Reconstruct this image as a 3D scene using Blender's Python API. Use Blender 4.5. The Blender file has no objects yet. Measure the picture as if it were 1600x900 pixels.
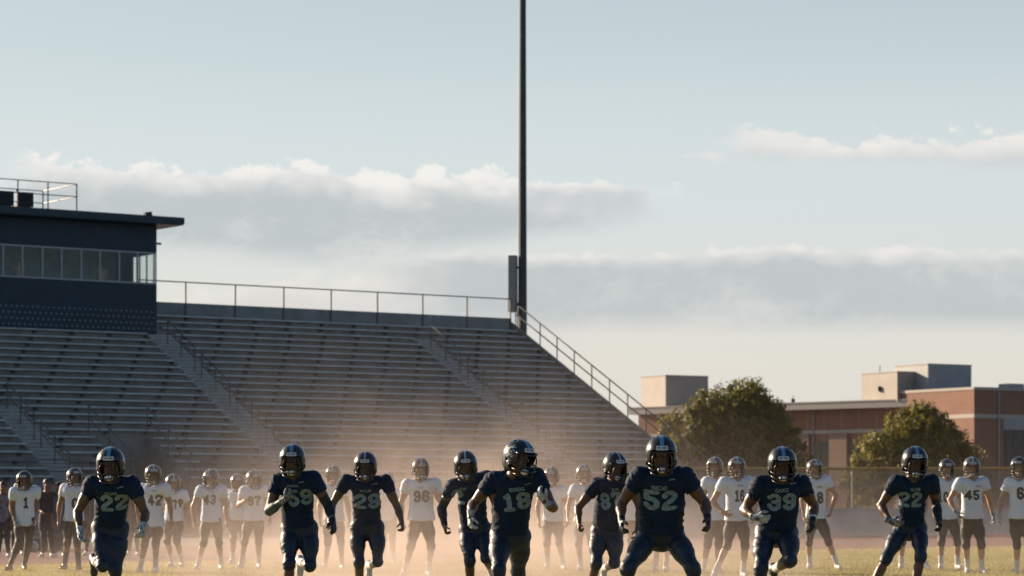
import bpy, math, random
import numpy as np
from mathutils import Vector, Matrix
from mathutils.bvhtree import BVHTree

random.seed(7)
rng = np.random.default_rng(11)
sc = bpy.context.scene
COL = sc.collection
FOC, CX, HZ, CAMZ = 4400.0, 800.0, 790.0, 1.15     # telephoto camera, 1.15 m above the turf
SUN_AZ, SUN_EL = 54.0, 18.0                         # sun: degrees left of the view axis, elevation

def A(*v): return np.array(v, dtype=np.float64)
def nrm(v):
    n = np.linalg.norm(v); return v / n if n > 1e-9 else v
def at(px, py, Y):                                   # a point seen at px,py standing at distance Y
    return A((px - CX) * Y / FOC, Y, CAMZ + (HZ - py) * Y / FOC)
def ground(px, py):
    Y = CAMZ * FOC / (py - HZ); return A((px - CX) * Y / FOC, Y, 0)

# ------------------------------------------------------------------ materials
def new_mat(name):
    m = bpy.data.materials.new(name); m.use_nodes = True
    nt = m.node_tree
    return m, nt, nt.nodes['Principled BSDF']

def mat(name, col, rough=.6, metal=0., noise=0., nscale=20., bump=0., bscale=60., sheen=0., coat=0., spec=None, col2=None, bdist=.01):
    m, nt, b = new_mat(name)
    b.inputs['Base Color'].default_value = (*col, 1); b.inputs['Roughness'].default_value = rough
    b.inputs['Metallic'].default_value = metal
    if spec is not None: b.inputs['Specular IOR Level'].default_value = spec
    if sheen: b.inputs['Sheen Weight'].default_value = sheen
    if coat: b.inputs['Coat Weight'].default_value = coat; b.inputs['Coat Roughness'].default_value = .08
    tc = nt.nodes.new('ShaderNodeTexCoord')
    if noise or col2:
        n = nt.nodes.new('ShaderNodeTexNoise'); n.inputs['Scale'].default_value = nscale; n.inputs['Detail'].default_value = 6
        n.inputs['Roughness'].default_value = .65
        nt.links.new(tc.outputs['Object'], n.inputs['Vector'])
        mx = nt.nodes.new('ShaderNodeMix'); mx.data_type = 'RGBA'
        c2 = col2 or tuple(c * (1 - noise) for c in col)
        c1 = col if col2 else tuple(min(1, c * (1 + noise)) for c in col)
        mx.inputs[6].default_value = (*c1, 1); mx.inputs[7].default_value = (*c2, 1)
        mr = nt.nodes.new('ShaderNodeMapRange'); mr.inputs[1].default_value = .35; mr.inputs[2].default_value = .65
        nt.links.new(n.outputs['Fac'], mr.inputs[0]); nt.links.new(mr.outputs[0], mx.inputs[0])
        nt.links.new(mx.outputs[2], b.inputs['Base Color'])
    if bump:
        n2 = nt.nodes.new('ShaderNodeTexNoise'); n2.inputs['Scale'].default_value = bscale; n2.inputs['Detail'].default_value = 4
        nt.links.new(tc.outputs['Object'], n2.inputs['Vector'])
        bp = nt.nodes.new('ShaderNodeBump'); bp.inputs['Strength'].default_value = bump; bp.inputs['Distance'].default_value = bdist
        nt.links.new(n2.outputs['Fac'], bp.inputs['Height']); nt.links.new(bp.outputs[0], b.inputs['Normal'])
    return m

def helmet_mat(name, base, stripe, edge, rough, metal, w=.016, mark=None):
    """glossy shell with a centre stripe (local x = lateral)"""
    m, nt, b = new_mat(name)
    N, L = nt.nodes.new, nt.links.new
    tc = N('ShaderNodeTexCoord'); sx = N('ShaderNodeSeparateXYZ'); L(tc.outputs['Object'], sx.inputs[0])
    ab = N('ShaderNodeMath'); ab.operation = 'ABSOLUTE'; L(sx.outputs[0], ab.inputs[0])
    lt = N('ShaderNodeMath'); lt.operation = 'LESS_THAN'; L(ab.outputs[0], lt.inputs[0]); lt.inputs[1].default_value = w
    lt2 = N('ShaderNodeMath'); lt2.operation = 'LESS_THAN'; L(ab.outputs[0], lt2.inputs[0]); lt2.inputs[1].default_value = w * 1.35
    m1 = N('ShaderNodeMix'); m1.data_type = 'RGBA'; m1.inputs[6].default_value = (*base, 1); m1.inputs[7].default_value = (*edge, 1); L(lt2.outputs[0], m1.inputs[0])
    m2 = N('ShaderNodeMix'); m2.data_type = 'RGBA'; L(m1.outputs[2], m2.inputs[6]); m2.inputs[7].default_value = (*stripe, 1); L(lt.outputs[0], m2.inputs[0])
    L(m2.outputs[2], b.inputs['Base Color'])
    n = N('ShaderNodeTexNoise'); n.inputs['Scale'].default_value = 25; n.inputs['Detail'].default_value = 5; L(tc.outputs['Object'], n.inputs['Vector'])
    mr = N('ShaderNodeMapRange'); mr.inputs[3].default_value = rough * .7; mr.inputs[4].default_value = rough * 1.5; L(n.outputs['Fac'], mr.inputs[0]); L(mr.outputs[0], b.inputs['Roughness'])
    b.inputs['Metallic'].default_value = metal; b.inputs['Coat Weight'].default_value = .35; b.inputs['Coat Roughness'].default_value = .22
    return m

M = {}
M['navy'] = mat('navy_fabric', (.0045, .0165, .046), .75, noise=.25, nscale=9, bump=.35, bscale=45, sheen=.05, spec=.2)
M['navy_pants'] = mat('navy_pants_fabric', (.0075, .0175, .042), .48, noise=.2, nscale=9, bump=.25, bscale=40, sheen=.05, spec=.42)
M['white'] = mat('white_fabric', (.62, .67, .78), .8, noise=.05, nscale=8, bump=.35, bscale=40)
M['dark_pants'] = mat('charcoal_pants_fabric', (.026, .024, .023), .6, noise=.25, nscale=8, bump=.25, bscale=40, spec=.3)
M['skin_deep'] = mat('deep_brown_skin', (.105, .050, .027), .42, noise=.15, nscale=14, bump=.12, bscale=120)
M['skin_mid'] = mat('mid_brown_skin', (.20, .095, .055), .45, noise=.12, nscale=14, bump=.12, bscale=120)
M['skin_light'] = mat('light_skin', (.42, .24, .16), .48, noise=.1, nscale=14, bump=.12, bscale=120)
M['eye'] = mat('eye_white', (.22, .20, .18), .25)
M['helmet_navy'] = helmet_mat('navy_helmet_shell', (.004, .007, .014), (.09, .25, .44), (.03, .06, .10), .26, 0.)
M['helmet_thin'] = helmet_mat('thin_stripe_helmet_shell', (.005, .008, .014), (.35, .40, .45), (.03, .05, .08), .28, 0., .0085)
M['helmet_grey'] = helmet_mat('grey_helmet_shell', (.11, .10, .09), (.6, .6, .6), (.05, .05, .05), .22, .35, .013)
M['helmet_plain'] = helmet_mat('plain_dark_helmet_shell', (.045, .044, .046), (.05, .05, .05), (.045, .045, .045), .2, .3, .001)
M['mask'] = mat('dark_facemask_metal', (.055, .055, .06), .3, .7)
M['mask_grey'] = mat('grey_facemask_metal', (.10, .095, .09), .4, .5)
M['plate'] = mat('helmet_plate_plastic', (.52, .54, .56), .35)
M['chin'] = mat('chin_cup_plastic', (.85, .86, .88), .35)
M['glove_black'] = mat('black_glove', (.008, .009, .012), .5, noise=.3, nscale=30)
M['glove_white'] = mat('white_patterned_glove', (.62, .63, .65), .55, col2=(.07, .08, .1), nscale=38)
M['glove_blue'] = mat('blue_white_glove', (.50, .58, .68), .5, col2=(.015, .05, .13), nscale=26)
M['glove_grey'] = mat('grey_glove', (.34, .35, .37), .55, col2=(.03, .03, .035), nscale=30)
M['sleeve'] = mat('black_arm_sleeve', (.009, .010, .013), .6, noise=.3, nscale=10, bump=.2)
M['tattoo_sleeve'] = mat('patterned_arm_sleeve', (.012, .016, .022), .5, col2=(.09, .11, .13), nscale=40)
M['sock_white'] = mat('white_sock', (.6, .6, .6), .85, noise=.08)
M['sock_dark'] = mat('dark_sock', (.02, .02, .022), .85)
M['shoe_white'] = mat('white_cleat', (.6, .6, .58), .4, noise=.1)
M['shoe_dark'] = mat('dark_cleat', (.03, .03, .032), .4, noise=.1)
M['number_grey'] = mat('grey_number_print', (.22, .30, .345), .6, col2=(.09, .135, .16), nscale=30)
M['number_dark'] = mat('dark_number_print', (.022, .020, .022), .6, noise=.3, nscale=30)
M['word_blue'] = mat('pale_blue_word_print', (.22, .36, .42), .6)
M['word_grey'] = mat('grey_word_print', (.24, .28, .29), .6)
M['band_white'] = mat('white_wristband', (.62, .63, .66), .8)
M['hair'] = mat('dark_hair', (.012, .009, .007), .5, bump=.6, bscale=90)

# ------------------------------------------------------------------ implicit surfaces -> meshes
class Field:
    def __init__(s, lo, hi, h):
        s.lo = np.asarray(lo, float); s.h = h
        n = np.ceil((np.asarray(hi) - s.lo) / h).astype(int) + 1
        s.n = n; s.D = np.full(n, .5, np.float32)
        s.ax = [(s.lo[i] + h * np.arange(n[i])).astype(np.float32) for i in range(3)]
    def sub(s, lo, hi):
        a = np.maximum(np.floor((np.asarray(lo) - s.lo) / s.h).astype(int), 0)
        b = np.minimum(np.ceil((np.asarray(hi) - s.lo) / s.h).astype(int) + 1, s.n)
        if np.any(b <= a): return None
        sl = tuple(slice(a[i], b[i]) for i in range(3))
        return sl, s.ax[0][sl[0]][:, None, None], s.ax[1][sl[1]][None, :, None], s.ax[2][sl[2]][None, None, :]
    def put(s, sl, d, k, cut):
        D = s.D[sl]
        if cut:
            d = -d; h = np.clip(.5 - .5 * (d - D) / k, 0, 1); s.D[sl] = d + (D - d) * h + k * h * (1 - h)
        else:
            h = np.clip(.5 + .5 * (d - D) / k, 0, 1); s.D[sl] = d + (D - d) * h - k * h * (1 - h)
    def cap(s, a, b, ra, rb, k=.03, cut=False, sq=None, flat=False, flat_a=False):
        a = np.asarray(a, float); b = np.asarray(b, float); m = max(ra, rb) + k + 2.5 * s.h
        g = s.sub(np.minimum(a, b) - m, np.maximum(a, b) + m)
        if g is None: return
        sl, X, Y, Z = g
        X = X - a[0]; Y = Y - a[1]; Z = Z - a[2]; ba = b - a
        L = np.linalg.norm(ba) + 1e-9; dr = ba / L
        if flat or flat_a: t0 = X * dr[0] + Y * dr[1] + Z * dr[2]
        if sq is not None:
            f, fs = sq; e = (X * f[0] + Y * f[1] + Z * f[2]) * (1 / fs - 1)
            X = X + e * f[0]; Y = Y + e * f[1]; Z = Z + e * f[2]
            ba = ba + f * np.dot(ba, f) * (1 / fs - 1)
        t = np.clip((X * ba[0] + Y * ba[1] + Z * ba[2]) / (ba @ ba + 1e-12), 0, 1)
        d = np.sqrt((X - t * ba[0])**2 + (Y - t * ba[1])**2 + (Z - t * ba[2])**2) - (ra + (rb - ra) * t)
        if flat: d = np.maximum(d, t0 - L)
        if flat_a: d = np.maximum(d, -t0)
        s.put(sl, d.astype(np.float32), k, cut)
    def ell(s, c, r, ax, k=.02, cut=False):
        c = np.asarray(c, float); m = max(r) + k + 2.5 * s.h
        g = s.sub(c - m, c + m)
        if g is None: return
        sl, X, Y, Z = g; X = X - c[0]; Y = Y - c[1]; Z = Z - c[2]
        q = 0
        for i in range(3): q = q + ((X * ax[i][0] + Y * ax[i][1] + Z * ax[i][2]) / r[i])**2
        s.put(sl, ((np.sqrt(q) - 1) * min(r)).astype(np.float32), k, cut)
    def plane(s, p, n):                              # keep the side the normal points away from
        X, Y, Z = s.ax[0][:, None, None], s.ax[1][None, :, None], s.ax[2][None, None, :]
        s.D = np.maximum(s.D, ((X - p[0]) * n[0] + (Y - p[1]) * n[1] + (Z - p[2]) * n[2]).astype(np.float32))
    def folds(s, amp, seed, base, dirs):
        r = np.random.default_rng(seed)
        X, Y, Z = s.ax[0][:, None, None] - base[0], s.ax[1][None, :, None] - base[1], s.ax[2][None, None, :] - base[2]
        w = .02 * np.sin(X * 23 + 1.3 * seed) + .02 * np.sin(Z * 19 + Y * 17 + seed) + .012 * np.sin(X * 41 - Z * 37)
        tot = 0
        for d, fr, wt in dirs:
            ph = r.uniform(0, 6.28); q = (X * d[0] + Y * d[1] + Z * d[2] + w) * fr + ph
            gate = .5 + .5 * np.sin(X * r.uniform(6, 11) + Z * r.uniform(6, 11) + r.uniform(0, 6.28))
            tot = tot + wt * gate * np.abs(np.sin(q))
        s.D = s.D + (amp * tot).astype(np.float32)
    def mesh(s):
        D = s.D; h = s.h
        D[0], D[-1] = np.maximum(D[0], .01), np.maximum(D[-1], .01)
        D[:, 0], D[:, -1] = np.maximum(D[:, 0], .01), np.maximum(D[:, -1], .01)
        D[:, :, 0], D[:, :, -1] = np.maximum(D[:, :, 0], .01), np.maximum(D[:, :, -1], .01)
        ins = D < 0
        nx, ny, nz = D.shape
        cnt = np.zeros((nx - 1, ny - 1, nz - 1), np.int8)
        cs = [(i, j, k) for i in (0, 1) for j in (0, 1) for k in (0, 1)]
        def crn(V, c): return V[c[0]:nx - 1 + c[0], c[1]:ny - 1 + c[1], c[2]:nz - 1 + c[2]]
        for c in cs: cnt += crn(ins, c)
        act = (cnt > 0) & (cnt < 8)
        I = np.argwhere(act)
        if len(I) == 0: return np.zeros((0, 3)), np.zeros((0, 4), int)
        acc = np.zeros((len(I), 3)); num = np.zeros(len(I))
        val = {c: D[I[:, 0] + c[0], I[:, 1] + c[1], I[:, 2] + c[2]].astype(float) for c in cs}
        for c in cs:
            for axn in range(3):
                if c[axn] == 0:
                    e = list(c); e[axn] = 1; e = tuple(e)
                    v0, v1 = val[c], val[e]; x = (v0 < 0) != (v1 < 0)
                    t = np.where(x, v0 / np.where(x, v0 - v1, 1), 0)
                    p = np.tile(np.array(c, float), (len(I), 1)); p[:, axn] = t
                    acc += p * x[:, None]; num += x
        V = s.lo + h * (I + acc / num[:, None])
        idx = np.full(act.shape, -1, np.int64); idx[act] = np.arange(len(I))
        F = []
        for axn in range(3):
            o = [(1, 2), (2, 0), (0, 1)][axn]
            lo = [slice(None)] * 3; hi = [slice(None)] * 3
            lo[axn] = slice(0, -1); hi[axn] = slice(1, None)
            for q in o: lo[q] = slice(1, -1); hi[q] = slice(1, -1)
            a, b = ins[tuple(lo)], ins[tuple(hi)]
            E = np.argwhere(a != b)
            if len(E) == 0: continue
            flip = a[E[:, 0], E[:, 1], E[:, 2]]
            B = E.copy()
            for q in o: B[:, q] += 1
            def cell(d1, d2):
                C = B.copy(); C[:, o[0]] += d1; C[:, o[1]] += d2
                return idx[C[:, 0], C[:, 1], C[:, 2]]
            q4 = np.stack([cell(-1, -1), cell(0, -1), cell(0, 0), cell(-1, 0)], 1)
            q4[~flip] = q4[~flip][:, ::-1]
            F.append(q4)
        return V, np.concatenate(F)

def np_mesh(name, V, F, mats, mi=None, smooth=True):
    me = bpy.data.meshes.new(name)
    V = np.asarray(V, np.float32); F = np.asarray(F, np.int32)
    me.vertices.add(len(V)); me.vertices.foreach_set('co', V.ravel())
    k = F.shape[1]
    me.loops.add(F.size); me.loops.foreach_set('vertex_index', F.ravel())
    me.polygons.add(len(F)); me.polygons.foreach_set('loop_start', np.arange(0, F.size, k, dtype=np.int32))
    for m in mats: me.materials.append(m)
    if mi is not None: me.polygons.foreach_set('material_index', np.asarray(mi, np.int32))
    me.update(calc_edges=True); me.validate()
    me.polygons.foreach_set('use_smooth', np.full(len(me.polygons), smooth, bool))
    return me

def link(name, me, parent=None, loc=None):
    o = bpy.data.objects.new(name, me); COL.objects.link(o)
    if parent is not None: o.parent = parent
    if loc is not None: o.location = loc
    return o
def empty(name, loc):
    o = bpy.data.objects.new(name, None); COL.objects.link(o); o.location = loc; o.empty_display_size = .2; return o
def tag(o, label, cat, group=None):
    o['label'] = label; o['category'] = cat
    if group: o['group'] = group
    return o

class MB:                                            # flat-faced geometry builder
    def __init__(s): s.V = []; s.F = []; s.mi = []
    def face(s, pts, mi=0):
        n = len(s.V); s.V += [tuple(p) for p in pts]; s.F.append(list(range(n, n + len(pts)))); s.mi.append(mi)
    def box(s, c, half, ax=None, mi=0):
        ax = ax if ax is not None else np.eye(3)
        c = np.asarray(c, float); n = len(s.V)
        for i in (-1, 1):
            for j in (-1, 1):
                for k in (-1, 1):
                    s.V.append(tuple(c + i * half[0] * ax[0] + j * half[1] * ax[1] + k * half[2] * ax[2]))
        for f in ((0, 1, 3, 2), (4, 6, 7, 5), (0, 4, 5, 1), (2, 3, 7, 6), (0, 2, 6, 4), (1, 5, 7, 3)):
            s.F.append([n + q for q in f]); s.mi.append(mi)
    def prism(s, poly, ext, mi=0):                   # poly: 3D points, ext: extrusion vector
        n = len(s.V); m = len(poly); ext = np.asarray(ext)
        s.V += [tuple(p) for p in poly] + [tuple(np.asarray(p) + ext) for p in poly]
        s.F.append(list(range(n, n + m))[::-1]); s.mi.append(mi); s.F.append(list(range(n + m, n + 2 * m))); s.mi.append(mi)
        for i in range(m):
            j = (i + 1) % m; s.F.append([n + i, n + j, n + m + j, n + m + i]); s.mi.append(mi)
    def tube(s, pts, r, seg=8, mi=0, r2=None):
        pts = [np.asarray(p, float) for p in pts]; n = len(s.V); r2 = r if r2 is None else r2
        up = None
        for i, p in enumerate(pts):
            d = nrm((pts[min(i + 1, len(pts) - 1)] - pts[max(i - 1, 0)]))
            if up is None: up = A(0, 0, 1) if abs(d[2]) < .9 else A(1, 0, 0)
            x = nrm(np.cross(up, d)); y = np.cross(d, x); up = y if abs(np.dot(d, y)) < .9 else up
            rr = r + (r2 - r) * i / max(1, len(pts) - 1)
            for q in range(seg):
                a = 2 * math.pi * q / seg; s.V.append(tuple(p + rr * (math.cos(a) * x + math.sin(a) * y)))
        for i in range(len(pts) - 1):
            for q in range(seg):
                a, b = n + i * seg + q, n + i * seg + (q + 1) % seg
                s.F.append([a, b, b + seg, a + seg]); s.mi.append(mi)
        s.F.append([n + q for q in range(seg)][::-1]); s.mi.append(mi)
        e = n + (len(pts) - 1) * seg; s.F.append([e + q for q in range(seg)]); s.mi.append(mi)
    def build(s, name, mats, parent=None, origin=None, smooth=False):
        me = bpy.data.meshes.new(name)
        V = np.asarray(s.V, float)
        if origin is not None: V = V - np.asarray(origin)
        me.from_pydata(V.tolist(), [], s.F)
        for m in (mats if isinstance(mats, (list, tuple)) else [mats]): me.materials.append(m)
        me.polygons.foreach_set('material_index', s.mi)
        if smooth: me.polygons.foreach_set('use_smooth', [True] * len(me.polygons))
        me.update()
        o = link(name, me, parent)
        if parent is None and origin is not None: o.location = origin
        return o

# ------------------------------------------------------------------ head and helmet, local: x lateral, y forward, z up
E3 = np.eye(3)
def head_mesh(h):
    f = Field((-.12, -.14, -.17), (.12, .16, .15), h)
    f.ell((0, -.012, .028), (.076, .096, .088), E3, .02)
    f.ell((0, .028, -.042), (.060, .066, .082), E3, .03)
    f.cap((-.022, .062, -.103), (.022, .062, -.103), .026, .026, .03)
    f.cap((-.052, .01, -.075), (-.02, .06, -.105), .022, .02, .03); f.cap((.052, .01, -.075), (.02, .06, -.105), .022, .02, .03)
    f.cap((-.04, .079, .016), (.04, .079, .016), .012, .012, .015)
    f.cap((0, .09, .004), (0, .110, -.043), .009, .015, .012)
    for sx in (-1, 1):
        f.cap((sx * .014, .1, -.046), (sx * .008, .1, -.046), .009, .009, .008)
        f.ell((sx * .031, .1, -.006), (.017, .02, .011), E3, .008, cut=True)
        f.cap((sx * .045, .065, -.035), (sx * .03, .08, -.035), .016, .014, .02)
        f.ell((sx * .078, -.005, -.015), (.010, .022, .033), E3, .006)
    f.cap((-.019, .090, -.071), (.019, .090, -.071), .0075, .0075, .008); f.cap((-.016, .089, -.083), (.016, .089, -.083), .008, .008, .008)
    V, F = f.mesh(); mi = np.zeros(len(F), int)
    for sx in (-1, 1):                               # eyeballs
        g = Field((sx * .031 - .02, .06, -.03), (sx * .031 + .02, .11, .02), .005)
        g.ell((sx * .031, .079, -.006), (.0125, .0125, .0125), E3, .001)
        v, q = g.mesh(); F = np.concatenate([F, q + len(V)]); V = np.concatenate([V, v]); mi = np.concatenate([mi, np.ones(len(q), int)])
    return V, F, mi
HEAD_FINE, HEAD_COARSE = head_mesh(.0075), head_mesh(.013)

def helmet_shell(h):
    f = Field((-.15, -.18, -.19), (.15, .19, .16), h)
    def outer(g, o, cut=False):
        g.ell((0, 0, .0), (.128 - o, .150 - o, .140 - o), E3, .012, cut)
        g.ell((0, -.02, -.065), (.117 - o, .125 - o, .105 - o), E3, .02, cut)
        if not cut:
            for sx in (-1, 1): g.cap((sx * .098, .04, -.07), (sx * .082, .075, -.125), .030, .020, .03)
    outer(f, 0)
    g = Field((-.15, -.18, -.19), (.15, .19, .16), h)
    outer(g, .019); g.ell((0, .0, -.16), (.085, .10, .08), E3, .03)
    f.D = np.maximum(f.D, -g.D)
    # face opening (rounded block) and the open bottom
    X, Y, Z = f.ax[0][:, None, None], f.ax[1][None, :, None], f.ax[2][None, None, :]
    q = [np.abs(X) - .055, np.abs(Y - .16) - .085, np.abs(Z + .075) - .085]
    d = np.sqrt(sum(np.maximum(v, 0)**2 for v in q)) + np.minimum(np.maximum(np.maximum(q[0], q[1]), q[2]), 0) - .036
    f.D = np.maximum(f.D, -d.astype(np.float32))
    f.plane((0, -.1, -.135), nrm(A(0, -.25, -1)))
    for sx in (-1, 1): f.ell((sx * .125, -.005, -.035), (.02, .012, .012), E3, .004, cut=True)
    for sx in (-1, 1):
        for i, yy in enumerate((-.05, .0)): f.ell((sx * .055, yy, .13), (.012, .02, .014), E3, .004, cut=True)
    return f.mesh()
def facemask_mesh():
    m = MB(); r = .0062
    def arc(z, w0, y0, y1, n=11):
        return [A(w0 * math.cos(math.pi * i / (n - 1)), y0 + (y1 - y0) * math.sin(math.pi * i / (n - 1))**.8, z - .012 * math.sin(math.pi * i / (n - 1))) for i in range(n)]
    m.tube(arc(.038, .104, .09, .150), r, 7)
    m.tube(arc(-.060, .108, .055, .176), r, 7); m.tube(arc(-.098, .104, .06, .180), r, 7); m.tube(arc(-.140, .088, .07, .165), r, 7)
    for sx in (-1, 1):
        m.tube([A(sx * .024, .168, -.072), A(sx * .024, .184, -.105), A(sx * .022, .166, -.152)], r, 7)
        m.tube([A(sx * .062, .135, .030), A(sx * .078, .142, -.02), A(sx * .082, .135, -.066), A(sx * .078, .135, -.108), A(sx * .062, .132, -.148)], r, 7)
        m.tube([A(sx * .108, .055, -.060), A(sx * .112, .045, -.01), A(sx * .104, .088, .036)], r, 7)
    return m
def plate_mesh():
    m = MB()
    for i in range(8):
        a0, a1 = (-.5 + i / 8) * .85, (-.5 + (i + 1) / 8) * .85
        P = []
        for a in (a0, a1):
            for z, rr in ((.050, .004), (.082, .0035)):
                e = math.sqrt(max(0, 1 - (z / .140)**2))
                P.append(A((.128 * e + rr) * math.sin(a), (.150 * e + rr) * math.cos(a), z))
        m.face([P[0], P[1], P[3], P[2]])
        if i in (1, 2, 3, 5, 6):                      # dark lettering blocks on the bumper
            c = sum(P) / 4; d = nrm(A(c[0], c[1], 0)); u = A(0, 0, 1); x = np.cross(d, u)
            m.box(c + d * .001, (.0045, .0010, .007), [x, d, u], 1)
    return m
def chin_mesh():
    f = Field((-.06, .04, -.19), (.06, .15, -.07), .006)
    f.ell((0, .098, -.122), (.036, .026, .024), E3, .01)
    V, F = f.mesh(); return V, F

HS = 1.12
SHELL_F, SHELL_C = helmet_shell(.0062), helmet_shell(.011)
ME = {}
for key, shell in (('helmet_navy', SHELL_F), ('helmet_thin', SHELL_F), ('helmet_grey', SHELL_C), ('helmet_plain', SHELL_C)):
    ME[key] = np_mesh('helmet_shell', shell[0], shell[1], [M[key]])
def mb_mesh(m, name, mats, smooth=True):
    me = bpy.data.meshes.new(name); me.from_pydata([tuple(v) for v in m.V], [], m.F)
    for q in mats: me.materials.append(q)
    me.polygons.foreach_set('material_index', m.mi)
    me.polygons.foreach_set('use_smooth', [smooth] * len(me.polygons)); me.update(); return me
fm = facemask_mesh()
ME['mask'] = mb_mesh(fm, 'facemask', [M['mask']]); ME['mask_grey'] = mb_mesh(fm, 'facemask', [M['mask_grey']])
ME['plate'] = mb_mesh(plate_mesh(), 'front_plate', [M['plate'], M['mask']], False)
cv, cf = chin_mesh(); ME['chin'] = np_mesh('chin_cup', cv, cf, [M['chin']])
# splash-like mark for one helmet's side: a ragged spray of short strokes lying on the shell
def splash_mesh():
    m = MB(); r = random.Random(5)
    for i in range(26):
        a = r.uniform(-.55, .45); z = r.uniform(-.005, .085); e = math.sqrt(1 - (z / .14)**2)
        p = A(.128 * e * math.cos(a), .15 * e * math.sin(a), z); n = nrm(A(p[0] / .128**2, p[1] / .15**2, p[2] / .14**2))
        t = nrm(np.cross(n, A(0, 0, 1))); b = np.cross(n, t); ang = r.uniform(-1.2, 1.2) + .6
        d = math.cos(ang) * t + math.sin(ang) * b; w = np.cross(n, d); L = r.uniform(.008, .02); W = r.uniform(.003, .007)
        q = p + n * .004
        m.face([q - d * L, q - w * W, q + d * L, q + w * W])
    return m
M['splash'] = mat('pale_helmet_mark', (.45, .58, .62), .4)
ME['splash'] = mb_mesh(splash_mesh(), 'helmet_mark', [M['splash']], False)

# ------------------------------------------------------------------ digits
def digit_paths(ch):
    L, R, B, T, c = .12, .50, .11, .89, .13
    loop = lambda b, t: [(L + c, b), (R - c, b), (R, b + c), (R, t - c), (R - c, t), (L + c, t), (L, t - c), (L, b + c), (L + c, b)]
    d = {
        '0': [loop(B, T)], '8': [loop(B, .5), loop(.5, T)],
        '1': [[(.33, B), (.33, T), (.17, T - .14)], [(.15, B), (.5, B)]],
        '2': [[(L, .70), (L, T - c), (L + c, T), (R - c, T), (R, T - c), (R, .62), (R - .08, .52), (L + .06, .33), (L, .22), (L, B), (R, B)]],
        '3': [[(L, .74), (L, T - c), (L + c, T), (R - c, T), (R, T - c), (R, .60), (R - .09, .5), (.27, .5)], [(R - .09, .5), (R, .40), (R, B + c), (R - c, B), (L + c, B), (L, B + c), (L, .27)]],
        '4': [[(R - .1, B), (R - .1, T), (L - .02, .34), (R + .06, .34)]],
        '5': [[(R, T), (L, T), (L, .55), (R - c, .55), (R, .55 - c), (R, B + c), (R - c, B), (L + c, B), (L, B + c), (L, .27)]],
        '7': [[(L, .78), (L, T), (R, T), (R, .76), (.27, .42), (.27, B)]],
    }
    d['6'] = [[(R, .74), (R, T - c), (R - c, T), (L + c, T), (L, T - c), (L, B + c), (L + c, B), (R - c, B), (R, B + c), (R, .53 - c), (R - c, .53), (L, .53)]]
    d['9'] = [[(.62 - x, 1 - y) for x, y in p] for p in d['6']]
    return d[ch]
def digit_grid(ch, hw=.110, n=34):
    """quads of one digit in the unit box (0..0.62, 0..1), border snapped to the outline"""
    nx, ny = int(n * .62) + 1, n + 1
    x = np.linspace(0, .62, nx)[:, None] + 0 * np.zeros((1, ny)); y = np.linspace(0, 1, ny)[None, :] + 0 * np.zeros((nx, 1))
    def sdf(x, y):
        d = np.full(np.shape(x), 9.)
        for p in digit_paths(ch):
            for (ax, ay), (bx, by) in zip(p[:-1], p[1:]):
                ux, uy = bx - ax, by - ay; t = np.clip(((x - ax) * ux + (y - ay) * uy) / (ux * ux + uy * uy + 1e-9), 0, 1)
                d = np.minimum(d, np.hypot(x - ax - t * ux, y - ay - t * uy))
        return d - hw
    D = sdf(x, y)
    keep = (D[:-1, :-1] + D[1:, :-1] + D[1:, 1:] + D[:-1, 1:]) / 4 < .004
    e = 1e-3; gx = (sdf(x + e, y) - sdf(x - e, y)) / (2 * e); gy = (sdf(x, y + e) - sdf(x, y - e)) / (2 * e)
    out = np.maximum(D, 0); x = x - gx * out; y = y - gy * out
    return np.stack([x, y], -1).reshape(-1, 2), [(i * ny + j, (i + 1) * ny + j, (i + 1) * ny + j + 1, i * ny + j + 1) for i, j in np.argwhere(keep)]
def text_flat(s):
    cu = bpy.data.curves.new('word', 'FONT'); cu.body = s; cu.offset = .02; cu.resolution_u = 2
    o = bpy.data.objects.new('word', cu); COL.objects.link(o)
    me = bpy.data.meshes.new_from_object(o.evaluated_get(bpy.context.evaluated_depsgraph_get()))
    P = np.array([v.co[:2] for v in me.vertices]); F = [tuple(p.vertices) for p in me.polygons]
    bpy.data.objects.remove(o); bpy.data.curves.remove(cu); bpy.data.meshes.remove(me)
    lo, hi = P.min(0), P.max(0)
    return (P - lo) / (hi - lo), F                    # unit box

# ------------------------------------------------------------------ people
def solve(a, px, py, Y0, L, sgn):
    """joint seen at px,py at limb length L from a; sgn < 0 towards the camera"""
    Y = a[1]
    for _ in range(4):
        p = at(px, py, Y); l2 = (p[0] - a[0])**2 + (p[2] - a[2])**2
        dy = math.sqrt(max(0, L * L - l2)); Y = a[1] + sgn * dy
    return at(px, py, Y)

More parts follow.
